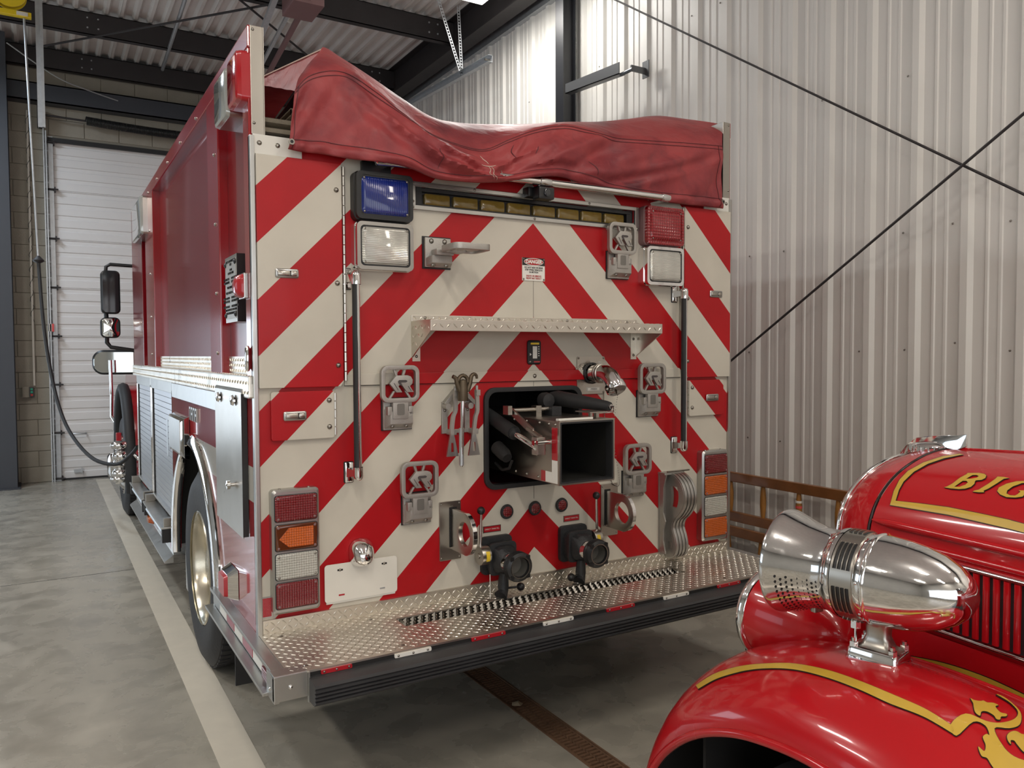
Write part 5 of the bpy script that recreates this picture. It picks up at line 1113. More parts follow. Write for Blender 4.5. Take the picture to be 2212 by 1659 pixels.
# ---- cab and front end (mostly hidden ahead of the body)
cabp = [(4.42, .95), (4.42, 2.62), (4.5, 2.68), (6.05, 2.62), (6.45, 1.80), (6.6, 1.72), (7.75, 1.55), (7.95, 1.35), (7.95, .62), (6.7, .62), (6.7, .95)]
part('cab', MB().loft([[(-1.0, y, z) for y, z in cabp], [(1.0, y, z) for y, z in cabp]]), PAINT, T, bevel=.02)
part('cab_window', MB().prism([(4.7, 1.85), (4.7, 2.45), (5.95, 2.45), (6.28, 1.85)], 0, -1.004, -1.0), GLASSD, T)
for s in (-1, 1):
    yc, zc = 5.98, .50; rings = []
    for k in range(25):
        a = PI*(-.02+1.06*k/24); c_, d_ = math.cos(a), math.sin(a)*1.18
        rings.append([(s*x, yc+r_*c_, zc+r_*d_) for x, r_ in ((1.0, .70), (1.15, .70), (1.18, .68), (1.15, .66), (1.0, .655))])
    part('front_fender', MB().loft(rings), PAINT, T, 50)
    rings = []
    for k in range(29):
        a = PI*(-.05+1.12*k/28); c_, d_ = math.cos(a), math.sin(a)*1.18; q = Vector((s*1.18, yc+.675*c_, zc+.675*d_)); rings.append([q+Vector((s*.055*math.cos(b), .05*math.sin(b)*c_, .05*math.sin(b)*d_)) for b in [2*PI*j/8 for j in range(8)]])
    part('fender_flare', MB().loft(rings), RUBBER, T, 60)
    part('cab_step', MB().box(min(s*1.20, s*.98), max(s*1.20, s*.98), 4.50, 5.25, .42, .48).box(min(s*1.20, s*.98), max(s*1.20, s*.98), 4.50, 5.25, .72, .76).box(min(s*1.0, s*.98), max(s*1.0, s*.98), 4.5, 5.25, .40, .95), CHROME, T, bevel=.01)
mb = MB()
for z in (.62, .70, .50): mb.tube([at(262, 1000, 0, -1.26)+Vector((0, 0, 0)), at(262, 1000, 0, -1.26)], .03) if False else None
for k, (px, py, r_) in enumerate(((258, 962, .045), (262, 985, .06), (256, 1004, .045), (262, 1022, .05), (258, 1034, .04))):
    q = at(px, py, 1, 5.35); mb.lathe([(r_*.5, -.09), (r_, -.05), (r_, .03), (r_*.6, .07), (0, .08)], q, (-1, 0, 0), 12)
part('lug_cover', mb, CHROME, T, 50)
q = at(255, 945, 1, 6.0); part('front_marker', MB().box(q.x-.02, q.x+.03, 5.97, 6.03, q.z-.07, q.z+.05), REFRED, T, bevel=.01)
# mirrors and arms
my = 5.25
a, b = at(217, 583, 1, my), at(261, 678, 1, my)
m_ = part('side_mirror', MB().face_plate(rr((a.x+b.x)/2, (a.z+b.z)/2, b.x-a.x, a.z-b.z, .04), my+.09, my, .018), BLACK, T, 40)
part('mirror_glass', MB().face_plate(rr((a.x+b.x)/2, (a.z+b.z)/2, b.x-a.x-.022, a.z-b.z-.022, .034), my+.002, my-.003, .002), GLASSD, m_)
c, d = at(217, 685, 1, my), at(261, 730, 1, my)
part('mirror_housing', MB().face_plate(rr((c.x+d.x)/2, (c.z+d.z)/2, d.x-c.x, c.z-d.z, .045), my+.09, my, .018), BLACK, m_, 40)
part('convex_glass', MB().loft([[((c.x+d.x)/2+x, my-.001, (c.z+d.z)/2+z) for x, z in rr(0, 0, d.x-c.x-.022, c.z-d.z-.022, .036)], [((c.x+d.x)/2+x*.6, my-.010, (c.z+d.z)/2+z*.6) for x, z in rr(0, 0, d.x-c.x-.022, c.z-d.z-.022, .036)], [((c.x+d.x)/2+x*.1, my-.013, (c.z+d.z)/2+z*.1) for x, z in rr(0, 0, d.x-c.x-.022, c.z-d.z-.022, .036)]]), MIRROR, m_, 60)
e0, e1, e2 = at(228, 590, 1, my+.06), at(229, 576, 1, my+.06), at(238, 571, 1, my+.06)
part('mirror_arm', MB().tube([e0, e1, e2, (-1.02, my+.06, e2.z-.01)], .016, 8), BLACK, m_, 50)
e0, e1, e2 = at(231, 725, 1, my+.06), at(231, 740, 1, my+.06), at(240, 750, 1, my+.06)
part('mirror_arm', MB().tube([at(229, 676, 1, my+.06), at(230, 690, 1, my+.06), e0, e1, e2, (-1.02, my+.06, e2.z-.05)], .020, 8), BLACK, m_, 50)
hy = 6.9; a, b = at(196, 756, 1, hy), at(330, 808, 1, hy); w_, h_ = b.x-a.x, a.z-b.z
mc = Vector(((a.x+b.x)/2, hy, 0)); MT = Matrix.Translation(mc) @ Matrix.Rotation(math.radians(-13), 4, 'Z') @ Matrix.Translation(-mc)
hm = part('hood_mirror', MB().face_plate(rr((a.x+b.x)/2, (a.z+b.z)/2, w_, h_, h_*.42, 8), hy+.10, hy, .03).xf(MT), BLACK, T, 40)
part('mirror_glass', MB().face_plate(rr((a.x+b.x)/2, (a.z+b.z)/2, w_-.045, h_-.045, h_*.42-.02, 8), hy+.002, hy-.004, .003).xf(MT), MIRROR, hm)
q0, q1, q2, q3 = at(238, 778, 1, 6.8), at(241, 850, 1, 6.8), at(241, 900, 1, 6.8), at(252, 916, 1, 6.6)
part('mirror_post', MB().tube([q0, q1, q2, q3, (-1.1, 6.5, q3.z-.05)], .020, 10), CHROME, hm, 50)
# exhaust grey chute on the fender front
part('front_bumper', MB().box(-1.15, 1.15, 7.95, 8.15, .42, .72), CHROME, T, bevel=.02)

# ================================================================ folded hoses in the bed
def hose_fold(x0, x1, z, y, lab):
    t = MB(); w_ = .055
    prof = [(y+.9, z+.012), (y+.02, z+.012), (y-.004, z+.020), (y-.006, z+.034), (y+.02, z+.044), (y+.9, z+.044), (y+.9, z+.037), (y+.022, z+.037), (y+.004, z+.031), (y+.004, z+.024), (y+.022, z+.019), (y+.9, z+.019)]
    t.loft([[(x0, a, b) for a, b in prof], [(x1, a, b) for a, b in prof]])
    return solo('fire_hose', t, TAN, lab, 'hose', ((x0+x1)/2, y+.4, z), 40, .004, group='hoses folded in the bed')
hose_fold(-1.150, -1.02, 2.450, .075, 'flat tan hose fold lying at the bottom of the hose bed corner')
hose_fold(-1.155, -1.02, 2.497, .11, 'tan hose fold on top beside the polished corner post')
hose_fold(-1.025, -.88, 2.462, .09, 'tan hose fold half hidden under the edge of the red cover')
hose_fold(-1.028, -.88, 2.552, .13, 'tan hose loop standing highest in the hose bed corner')

# ================================================================ the red vinyl hose bed cover
def tp(px, py, y): q = at(px, py, 1, y); return (q.x, q.y, q.z)
# columns across the tail: hem, above hem, middle, seam, brow, back
cols = []
def colm(hem, hy, seam, sy, top, ty, bulge=0):
    H, Sm, Tp = tp(*hem, hy), tp(*seam, sy), tp(*top, ty)
    cols.append((H, Sm, Tp, bulge))
colm((622, 322), -.050, (638, 192), -.045, (655, 170), .06)
colm((650, 328), -.052, (665, 164), -.050, (690, 112), .12)
colm((700, 334), -.055, (705, 152), -.055, (703, 103), .16)
colm((760, 344), -.085, (755, 158), -.055, (742, 128), .16, .00)
colm((820, 350), -.125, (810, 195), -.055, (808, 172), .14, .02)
colm((880, 362), -.128, (865, 240), -.060, (868, 214), .12, .05)
colm((940, 386), -.130, (925, 285), -.070, (930, 252), .12, .06)
colm((1000, 393), -.130, (985, 310), -.080, (985, 264), .14, .05)
colm((1058, 396), -.130, (1045, 322), -.085, (1045, 268), .16, .03)
colm((1110, 390), -.125, (1100, 300), -.070, (1110, 268), .20, .0)
colm((1165, 382), -.118, (1155, 280), -.055, (1170, 267), .24, .01)
colm((1215, 384), -.080, (1215, 270), -.050, (1230, 267), .28, .03)
colm((1270, 402), -.070, (1270, 280), -.050, (1290, 266), .30, .04)
colm((1330, 420), -.060, (1330, 296), -.055, (1355, 257), .34, .03)
colm((1400, 432), -.055, (1400, 302), -.055, (1420, 250), .36, .02)
colm((1470, 441), -.050, (1470, 306), -.052, (1490, 258), .26, .015)
colm((1530, 447), -.047, (1530, 311), -.048, (1540, 265), .14, .01)
colm((1562, 451), -.045, (1560, 314), -.045, (1561, 270), .06, .0)
NU, rows = 210, []
def wr(u, v):
    return (.010*math.sin(9*u*PI+5*v)*math.sin(v*PI)+.007*math.sin(23*u*PI-9*v+1)*math.sin(v*PI)+.014*math.exp(-((u-.47)/.018)**2)*(1-v))
VS = [0, .02, .05, .08, .11, .135, .15, .18, .22, .26, .31, .36, .41, .46, .51, .56, .61, .66, .71, .76, .81, .86, .91, .95, .975, 1]
# creases: (u0, v0, u1, v1, width m, height m)
CRS = [(.13, 1.0, .47, .12, .035, .030), (.20, .95, .50, .22, .05, -.024), (.32, .95, .46, .35, .022, .016), (.08, .9, .30, .2, .05, .010), (.49, .40, .60, .62, .025, .018), (.50, .18, .63, .30, .020, .014), (.52, .22, .66, .22, .03, -.016),
       (.73, .92, .60, .25, .030, .020), (.76, .9, .66, .15, .035, -.016), (.93, .85, .70, .18, .030, .018), (.96, .72, .76, .12, .022, .013), (.90, .6, .74, .14, .03, -.013), (.56, .95, .53, .5, .02, .012), (.64, .95, .58, .45, .03, -.014), (.42, .78, .53, .45, .03, -.016), (.40, .3, .46, .15, .015, .012), (.03, .5, .12, .3, .02, .006)]
def crease(u, v):
    x, y, t = 2.2*u, .36*v, 0
    for u0, v0, u1, v1, w_, h_ in CRS:
        ax_, ay_, bx_, by_ = 2.2*u0, .36*v0, 2.2*u1, .36*v1; dx, dy = bx_-ax_, by_-ay_; k = ((x-ax_)*dx+(y-ay_)*dy)/(dx*dx+dy*dy)
        e_ = 1 if 0 <= k <= 1 else math.exp(-((k if k < 0 else k-1)*6)**2); d = abs((x-ax_)*dy-(y-ay_)*dx)/math.hypot(dx, dy); k2 = min(max(k, 0), 1)
        t += h_*e_*(math.exp(-(d/w_)**2)*.6+max(0, 1-d/w_)*.4)*(.4+.6*math.sin(PI*(.1+.8*k2)))
    return t*min(1, v/.14, 1)*min(1, (1.02-v)/.10)
for j, v in enumerate(VS):
    row = []
    for i in range(NU+1):
        u = i/NU; H = Vector(curve([c[0] for c in cols], u)); Q = Vector(curve([c[1] for c in cols], u)); bl = curve([(c[3], 0) for c in cols], u)[0]
        p = H.lerp(Q, v)
        # the hem roll hangs a little proud of the sheet, folds run diagonally down towards the middle
        roll = .012*math.sin(min(v/.14, 1)*PI) if v < .14 else 0
        fold = .017*math.sin(2*PI*(1.55*u+.62*v+.10))*math.sin(PI*min(v*1.15, 1))*(.35+1.0*math.exp(-((u-.42)/.30)**2))
        fold += .022*math.exp(-((u-(.20+.30*(1-v)))/.035)**2)*math.sin(PI*v) - .020*math.exp(-((u-(.13+.30*(1-v)))/.05)**2)*math.sin(PI*v)
        fold += .016*math.exp(-((u-(.86-.22*(1-v)))/.03)**2)*math.sin(PI*v) - .016*math.exp(-((u-(.80-.20*(1-v)))/.035)**2)*math.sin(PI*v)
        crk = .006*math.sin(60*u+11*math.sin(7*u))*math.sin(PI*min(v/.16, 1)) if v < .16 else 0
        p.y -= roll+bl*math.sin(PI*v)+fold*.55+wr(u, v)+crk+crease(u, v)
        row.append(p)
    rows.append(row)
for w_ in (.12, .3, .5, .72, .9, 1):
    row = []
    for i in range(NU+1):
        u = i/NU; Q = rows[len(VS)-1][i]; Tp = Vector(curve([c[2] for c in cols], u))
        p = Q.lerp(Tp, w_); p.z += .008*math.sin(14*u+4*w_)*math.sin(PI*w_)+.018*math.sin(PI*w_); row.append(p)
    rows.append(row)
for w_ in (.25, .5, .75, 1):
    row = []
    for i in range(NU+1):
        u = i/NU; Tp = rows[len(VS)+5][i]; p = Vector((lerp(Tp.x, Tp.x*.98, w_), Tp.y+1.2*w_, lerp(Tp.z, 2.70, w_)-.05*math.sin(PI*w_))); row.append(p)
    rows.append(row)
# mesh with a little thickness
mb = MB(); mb.grid(rows); me = mb.mesh('hose_bed_cover', TARP, 60)
hbc = put(me, 'hose_bed_cover'); ORG[hbc.name] = Vector(); tag(hbc, 'faded dark red vinyl hose bed cover draped over the top of the tail', 'cover')
sol = hbc.modifiers.new('thickness', 'SOLIDIFY'); sol.thickness = .003; sol.offset = -1
# seam stitching lines, hem grommets, cracks worn through to the white scrim
def on(u, v):
    j = next((k for k in range(len(VS)-1) if VS[k] <= v <= VS[k+1]), len(VS)-2); f = (v-VS[j])/(VS[j+1]-VS[j]); i = min(int(u*NU), NU-1); g = u*NU-i
    return rows[j][i].lerp(rows[j][i+1], g).lerp(rows[j+1][i].lerp(rows[j+1][i+1], g), f)
STITCH = mat('dark_stitching', (.10, .018, .022), .6); SCRIM = mat('worn_scrim', (.55, .40, .33), .7)
for v in (.985, .93, .150): part('stitched_seam', MB().tube([on(.001+.998*k/120, v)+Vector((0, -.0018, 0)) for k in range(121)], .0015, 4), STITCH, hbc)
for u in (.022, .975): part('stitched_seam', MB().tube([on(u, .01+.97*k/40)+Vector((0, -.0018, 0)) for k in range(41)], .0015, 4), STITCH, hbc)
for u in (.010, .988):
    q = on(u, .10); part('grommet', MB().ring(circ(q.x, q.z, .011, 16), circ(q.x, q.z, .006, 16), 1, q.y-.006, q.y-.001), SCREW, hbc, 40); part('grommet_hole', MB().prism(circ(q.x, q.z, .006, 12), 1, q.y-.003, q.y-.001), BLACK, hbc)
for pts in (((.462, .45), (.466, .33), (.463, .2), (.470, .06)), ((.468, .42), (.474, .30), (.472, .16), (.478, .04)), ((.447, .46), (.466, .43), (.480, .45)), ((.452, .75), (.46, .62), (.464, .5)), ((.50, .30), (.505, .24), (.503, .2)), ((.536, .82), (.528, .68), (.536, .5)), ((.585, .62), (.58, .48)), ((.36, .62), (.362, .45), (.358, .2)), ((.70, .40), (.712, .30), (.715, .18))):
    part('crack', MB().tube([on(*curve(pts, k/14))+Vector((0, -.0015, 0)) for k in range(15)], [.0018*math.sin(PI*(k+.6)/15.2)+.0004 for k in range(15)], 4), SCRIM if pts[0][0] in (.462, .468, .447, .452, .50) else STITCH, hbc)
# inner flap seen through the open corner
A_, B_, C_, D_ = tp(566, 168, .55), tp(700, 106, .20), tp(640, 197, .30), tp(566, 184, .55)
fl = []
for j in range(7):
    v = j/6; fl.append([Vector(A_).lerp(Vector(B_), i/16).lerp(Vector(D_).lerp(Vector(C_), i/16), v)+Vector((0, .003*math.sin(i*1.3+j), 0)) for i in range(17)])
part('side_flap', MB().grid(fl), TARP, hbc, 60)
mb = MB()
fl2 = [[Vector(A_).lerp(Vector(B_), i/16)+Vector((0, 1.3*j/4, -.12*j/4)) for i in range(17)] for j in range(5)]
part('side_flap', mb.grid(fl2), TARP, hbc, 60)
part('pale_edge', MB().tube([Vector(A_).lerp(Vector(B_), i/12)+Vector((0, -.003, .002)) for i in range(13)], .004, 5), SCRIM, hbc)

# ================================================================ wrenches in the holder
zc_ = at(1000, 850, 1, -.06)
wrn = thing('hydrant_wrench', 'long hydrant wrench with bronze hooked head in the spanner holder', 'wrench', (zc_.x, -.05, at(997, 1005, 1, -.05).z))
hb0, hb1 = at(1000, 866, 1, -.092), at(997, 1008, 1, -.084)
part('shaft', MB().cyl(hb0+Vector((0, 0, .02)), hb1+Vector((0, 0, .012)), .0085, n=12).cyl(hb1+Vector((0, 0, .012)), hb1, .0075, .0055, 12), CHROME, wrn, 40)
part('knurled_grip', MB().cyl(hb1+Vector((0, 0, .16)), hb1+Vector((0, 0, .005)), .0097, n=12), GALV, wrn, 40)
W = lambda px, py: at(px, py, 1, -.092)
part('socket', MB().lathe([(.020, 0), (.0215, .01), (.0205, .055), (.016, .085), (0, .09)], W(1000, 866), (0, 0, 1), 14), BRONZE, wrn, 40)
mb = MB()
for pts, r_ in (([(994, 845), (988, 830), (985, 818), (978, 813)], [.011, .0105, .010, .008]), ([(1009, 845), (1015, 828), (1018, 813), (1024, 808), (1029, 811), (1030, 818)], [.011, .0105, .010, .009, .008, .005]), ([(988, 826), (993, 815), (1001, 811), (1009, 817), (1010, 826)], [.008]*5)):
    mb.tube([W(*q) for q in [curve(pts, k/10) for k in range(11)]], [lerp(r_[0], r_[-1], k/10) for k in range(11)], 9)
part('hooked_head', mb, BRONZE, wrn, 50)
for nm, lab, pxs in (('left', 'flat grey spanner hanging left of the hydrant wrench', [(983, 850), (984, 885), (979, 900), (976, 925), (976, 940)]), ('right', 'flat grey spanner hanging right of the hydrant wrench', [(1030, 848), (1031, 885), (1027, 900), (1024, 925), (1023, 938)])):
    q0 = at(*pxs[0], 1, -.060)
    s_ = thing('spanner', lab, 'wrench', at(*pxs[-1], 1, -.060), group='spanners in the holder')
    pth = [at(*curve(pxs, k/12), 1, -.060) for k in range(13)]; mb = MB()
    mb.loft([[(q.x-.008, q.y-.006, q.z), (q.x+.008, q.y-.006, q.z), (q.x+.008, q.y+.006, q.z), (q.x-.008, q.y+.006, q.z)] for q in pth]); mb.box(q0.x-.006, q0.x+.012, q0.y-.010, q0.y+.01, q0.z-.012, q0.z+.012).cyl((q0.x, q0.y, q0.z+.01), (q0.x, q0.y, q0.z+.03), .006, n=8)
    part('handle', mb, CAST, s_, 40)
    e = pth[-1]; h_ = .088
    out = [(e.x-.009, e.z), (e.x+.009, e.z), (e.x+.028, e.z-h_), (e.x-.026, e.z-h_)]; inn = [(e.x-.0050, e.z-.032), (e.x+.0050, e.z-.032), (e.x+.0070, e.z-.070), (e.x-.0050, e.z-.070)]
    part('blade', MB().ring(out, inn, 1, e.y-.005, e.y+.004), ALU, s_)
# ================================================================ the antique red fire engine at the right (local axes: +Y ahead, +X its right side)
from mathutils.bvhtree import BVHTree
HD = math.radians(-5); CR = Vector((.36, -1.67, 0))
E_ = thing('antique_fire_engine', 'antique red fire engine with chrome siren and gold striping in the right foreground', 'fire engine', CR, HD, local=True)
RW = Matrix.Rotation(HD, 4, 'Z'); RI = RW.inverted()
def loc_(q): return RI @ (Vector(q)-CR)
# ---- front fenders
CP = [(.335, .36), (.325, .48), (.295, .62), (.225, .745), (.115, .835), (-.02, .893), (-.17, .925), (-.35, .938), (-.55, .928), (-.76, .868), (-.96, .745), (-1.12, .58), (-1.30, .44), (-1.55, .40)]
LP = [(.300, .30), (.275, .40), (.240, .485), (.175, .575), (.085, .655), (-.02, .715), (-.15, .760), (-.33, .785), (-.52, .765), (-.68, .695), (-.80, .590), (-.90, .46), (-1.10, .395), (-1.50, .375)]
def FS(t, s, side=-1):
    C_, L_ = curve(CP, t), curve(LP, t)
    if s >= 0:
        c, n = math.cos(s*PI/2), math.sin(s*PI/2)
        return Vector((side*(.60+.275*n), L_[0]+(C_[0]-L_[0])*c, L_[1]+(C_[1]-L_[1])*c))
    k = -s; return Vector((side*(.60-.135*k), C_[0]-.01*k, C_[1]-.035*k*k))
def fender(side):
    NT, S_ = 72, [-1, -.75, -.5, -.25, 0, .12, .24, .36, .48, .6, .72, .84, .93, 1]
    m_ = MB(); m_.grid([[FS(i/NT, s, side) for s in S_] for i in range(NT+1)])
    f = part('front_fender', m_, CARRED, E_, 70)
    part('fender_bead', MB().tube([FS(i/90, 1, side) for i in range(91)], .011, 8), CARRED, f, 60)
    part('fender_bead', MB().tube([FS(i/90, -1, side) for i in range(91)], .009, 8), CARRED, f, 60)
    part('inner_valance', MB().grid([[FS(i/40, -1, side)+Vector((0, 0, 0)), FS(i/40, -1, side)+Vector((-side*.01, 0, -.14))] for i in range(41)]), CARRED, f, 60)
    wy = -.36
    w_ = part('front_wheel', MB().lathe([(.22, -.02), (.30, -.03), (.36, -.01), (.372, .03), (.372, .11), (.36, .15), (.30, .17), (.22, .16)], (side*.80, wy, .372), (-side, 0, 0), 40), TYRE, E_, 40)
    part('rim', MB().lathe([(.225, -.01), (.20, .02), (.12, -.02), (.06, -.03), (0, -.03)], (side*.80, wy, .372), (-side, 0, 0), 32), CARRED, w_, 40)
    cc = Vector((side*.60, -.36, .38))
    part('fender_shade_sheet', MB().grid([[FS(i/40, s, side).lerp(cc, .022) for s in S_] for i in range(41)]), DARK, f, 60)  # added near-black sheet that puts shade inside the fender
    part('wheel_house', MB().box(min(side*.475, side*.485), max(side*.475, side*.485), -1.15, .30, .28, .86).box(min(side*.80, side*.48), max(side*.80, side*.48), .10, .11, .2, .72), DARK, E_)  # near-black panels close the lit gap inside the arch
    return f
FL = fender(-1); fender(1)

# ---- radiator shell, hood
HP = [(-.318, .55), (-.328, .75), (-.332, .92), (-.334, 1.05), (-.330, 1.125), (-.316, 1.185), (-.280, 1.242), (-.215, 1.294), (-.130, 1.330), (-.060, 1.346), (0, 1.351)]
def HS_(y, t):
    """t 0..1 left sill to crown, 1..2 crown to right sill"""
    tt = t if t <= 1 else 2-t; x, z = curve(HP, tt)
    k = 1+(-y)*.085; z = z+(-y)*.055*max(0, (z-.6)/.75)
    return Vector(((x*k) if t <= 1 else -x*k, y, z))
NTH = 60
def hood_seg(ys, nm, m_, off=lambda y: (1, 0)):
    b = MB()
    b.grid([[Vector((HS_(y, 2*i/NTH).x*off(y)[0], y, HS_(y, 2*i/NTH).z+off(y)[1]*max(0, (HS_(y, 2*i/NTH).z-.9)/.45))) for i in range(NTH+1)] for y in ys])
    return part(nm, b, m_, E_, 50)
HDo = hood_seg([-.006-k*.0828 for k in range(16)], 'hood', CARRED)
SHL = hood_seg([.006, .03, .06, .085, .105, .120, .130, .134], 'radiator_shell', CARRED, lambda y: (1-.35*max(0, (y-.02)/.115)**2.2*.35, -.030*max(0, (y-.0)/.134)**2))
part('hood_seam', MB().tube([HS_(0, 2*i/80)*1 for i in range(81)], .0036, 6), OUTL, E_, 60)
b = MB(); rim = []
for i in range(81):
    q = HS_(.13, 2*i/80); rim.append(Vector((q.x*.882, .137, q.z-.028*max(0, (q.z-.9)/.45))))
part('shell_trim', b.tube(rim, .008, 8), CHROME, E_, 60)
part('radiator_grille', MB().box(-.22, .22, .09, .10, .55, 1.20), BLACK, E_)
gb = MB()
for k in range(19): gb.box(-.214+k*.0232, -.206+k*.0232, .10, .112, .56, 1.22-.25*abs(k-9)**2/81)
part('grille_bars', gb, CHROME, E_)
part('hinge_line', MB().tube([HS_(-.01-k*.12, 1)+Vector((0, 0, .001)) for k in range(11)], .004, 6), CARRED, E_, 60)
for z, y0_ in ((1.178, -.012), (1.136, -.10)):
    pts = []
    for k in range(25):
        y = y0_-k*.05; k_ = 1+(-y)*.085; pts.append(Vector((-.325*k_-.0015, y, z-.004*0)))
    part('hood_bead', MB().tube(pts, [.003]+[.0105]*24, 8), CARRED, E_, 60)
# side louvres between two bright strips
ya_, yb_ = -.085, -1.15
sx_ = lambda y, z: HS_(y, .30).x-.0015
part('louvre_recess', MB().add([(sx_(y, 0)-.0005, y, z) for y, z in ((ya_, .952), (ya_, 1.112), (yb_, 1.112), (yb_, .952))], [(0, 1, 2, 3)]), BLACK, E_)
lv = MB().loft([[(0, -.0072, .955), (-.005, -.0064, .955), (-.007, .0, .955), (-.005, .0064, .955), (0, .0072, .955)], [(0, -.0072, 1.110), (-.005, -.0064, 1.110), (-.007, .0, 1.110), (-.005, .0064, 1.110), (0, .0072, 1.110)]]).mesh('louvre', CARRED, 40)
y = ya_-.012
while y > yb_: put(lv, 'louvre', E_, (sx_(y, 0)-.001, y, 0)); y -= .0245
for z in (1.116, .945): part('bright_strip', MB().tube([Vector((sx_(y, 0)-.004, y, z)) for y in [ya_+.05-k*.05 for k in range(24)]], .006, 8), CHROME, E_, 60)
# apron between hood and fender
ap = MB(); ap.grid([[Vector((-.338-.01, y, .93)), Vector((-.352, y, .86)), Vector((-.362, y, .74)), Vector((-.37, y, .60))] for y in [.10-k*.1 for k in range(14)]])
APR = part('hood_apron', ap, CARRED, E_, 50)
ap = MB(); ap.grid([[Vector((.338+.01, y, .93)), Vector((.37, y, .60))] for y in [.10-k*.1 for k in range(14)]]); part('hood_apron', ap, CARRED, E_, 50)
# cowl, cab tub and running boards (out of the picture to the right)
part('cowl', MB().loft([[HS_(-1.25, 2*i/24) for i in range(25)], [Vector((HS_(-1.25, 2*i/24).x*1.45, -1.75, HS_(-1.25, 2*i/24).z*.99)) for i in range(25)]]), CARRED, E_, 50)
part('cab_body', MB().box(-.68, .68, -4.4, -1.75, .42, 1.25), CARRED, E_, bevel=.06); part('windscreen_frame', MB().box(-.60, .60, -1.80, -1.77, 1.33, 1.75), CHROME, E_, bevel=.01)
for s in (-1, 1):
    part('running_board', MB().box(min(s*.62, s*.88), max(s*.62, s*.88), -2.9, -1.35, .35, .385), BLACK, E_, bevel=.008)
    part('rear_wheel', MB().lathe([(.22, -.02), (.30, -.03), (.36, -.01), (.372, .03), (.372, .15), (.36, .19), (.22, .20)], (s*.80, -3.5, .372), (-s, 0, 0), 36), TYRE, E_, 40)
part('chassis', MB().box(-.4, .4, -4.2, .1, .40, .56), DARK, E_)

# ---- radiator cap and winged ornament
def plc(px, py, lx=0): 
    q = at(px, py, 0, CR.x+lx); return loc_(q)
zc = 1.352
cp_ = part('radiator_cap', MB().lathe([(.052, 0), (.056, .006), (.056, .022), (.048, .030), (.03, .034), (0, .035)], (0, .055, zc-.020), (0, .06, 1), 24), CHROME, E_, 35)
kn = MB()
for k in range(24):
    a = 2*PI*k/24; kn.cyl((.056*math.cos(a), .055+.056*math.sin(a), zc-.012), (.056*math.cos(a), .055+.056*math.sin(a), zc+.004), .004, n=6)
part('cap_knurl', kn, CHROME, cp_, 40)
fin = [(-.055, zc+.010, zc+.046), (-.03, zc-.002, zc+.040), (.02, zc+.004, zc+.036), (.06, zc-.004, zc+.030), (.10, zc-.016, zc+.022), (.135, zc-.034, zc-.006), (.16, zc-.060, zc-.035), (.18, zc-.09, zc-.068)]
part('winged_ornament', MB().loft([[(-w_, y, zl), (w_, y, zl), (w_*.5, y, zh), (-w_*.5, y, zh)] for (y, zl, zh), w_ in zip(fin, (.004, .012, .016, .016, .015, .014, .012, .008))]), CHROME, cp_, 35, .003)

# ---- headlights
for s in (-1, 1):
    hl = part('headlight', MB().lathe([(.125, .0), (.126, -.03), (.118, -.09), (.098, -.16), (.064, -.22), (.03, -.25), (0, -.258)], (s*.495, .175, .895), (0, 1, 0), 36), CARRED, E_, 60)
    part('headlight_rim', MB().lathe([(.126, -.014), (.133, -.008), (.134, .006), (.126, .016), (.115, .018)], (s*.495, .175, .895), (0, 1, 0), 36), CHROME, hl, 50)
    part('headlight_glass', MB().lathe([(.117, .014), (.09, .026), (.05, .034), (0, .038)], (s*.495, .175, .895), (0, 1, 0), 32), LCLR, hl, 50)
    part('headlight_stem', MB().cyl((s*.495, .09, .80), (s*.495, .06, .70), .028, .045, 14), CARRED, hl, 50)

# ---- chrome siren on the near fender
sb = Vector((-.60, -.236, 0)); zs_ = 1.112; TH = math.radians(15)
ax = Vector((-math.sin(TH), math.cos(TH), .0)); up = Vector((0, 0, 1)); sd = ax.cross(up).normalized()   # sd: towards its right
SC = Vector((sb.x, sb.y, zs_))-ax*.018
HM = [(-.212, -.204), (.04, -.007), (.13, .083), (.25, .233)]
def hm(h):
    for (a, b), (c, d) in zip(HM, HM[1:]):
        if h <= c: return b+(h-a)*(d-b)/(c-a)
    return b+(h-a)*(d-b)/(c-a)
def hp2(pr, k=.95): return [(r*k, hm(h)) for r, h in pr]
sir = part('siren', MB().lathe(hp2([(.0005, -.212), (.022, -.208), (.044, -.194), (.064, -.168), (.083, -.128), (.096, -.080), (.104, -.030), (.108, .015), (.1085, .040)]), SC, ax, 56), WORNCHROME, E_, 60)
part('siren_bead', MB().lathe(hp2([(.107, .036), (.112, .040), (.112, .046), (.107, .050)]), SC, ax, 56), CHROME, sir, 60)
part('siren_collar', MB().lathe(hp2([(.108, .048), (.108, .062), (.104, .066)]), SC, ax, 56), CHROME, sir, 50)
part('siren_grille_band', MB().lathe(hp2([(.104, .064), (.1085, .066), (.1085, .116), (.104, .118)]), SC, ax, 56), STEEL, sir, 50)
part('siren_bell', MB().lathe(hp2(k=.985, pr=[(.106, .117), (.107, .122), (.105, .130), (.101, .134), (.098, .142), (.097, .152), (.099, .168), (.105, .190), (.115, .212), (.123, .228), (.128, .238), (.130, .244), (.128, .249), (.122, .250), (.112, .235), (.098, .20), (.08, .17), (0, .16)]), SC, ax, 64), WORNCHROME, sir, 50)
part('bell_throat', MB().lathe(hp2([(.118, .246), (.105, .218), (.085, .182), (0, .175)]), SC, ax, 32), DARK, sir, 50)
part('siren_bead', MB().lathe(hp2([(.121, .222), (.1245, .226), (.126, .232)]), SC, ax, 56), CHROME, sir, 60)
def srf(h, a, r): return SC+ax*hm(h)+(up*math.sin(a)-sd*math.cos(a))*r*.95          # a = 0 faces the camera side, 90 deg is up
sl, fn = MB(), MB()
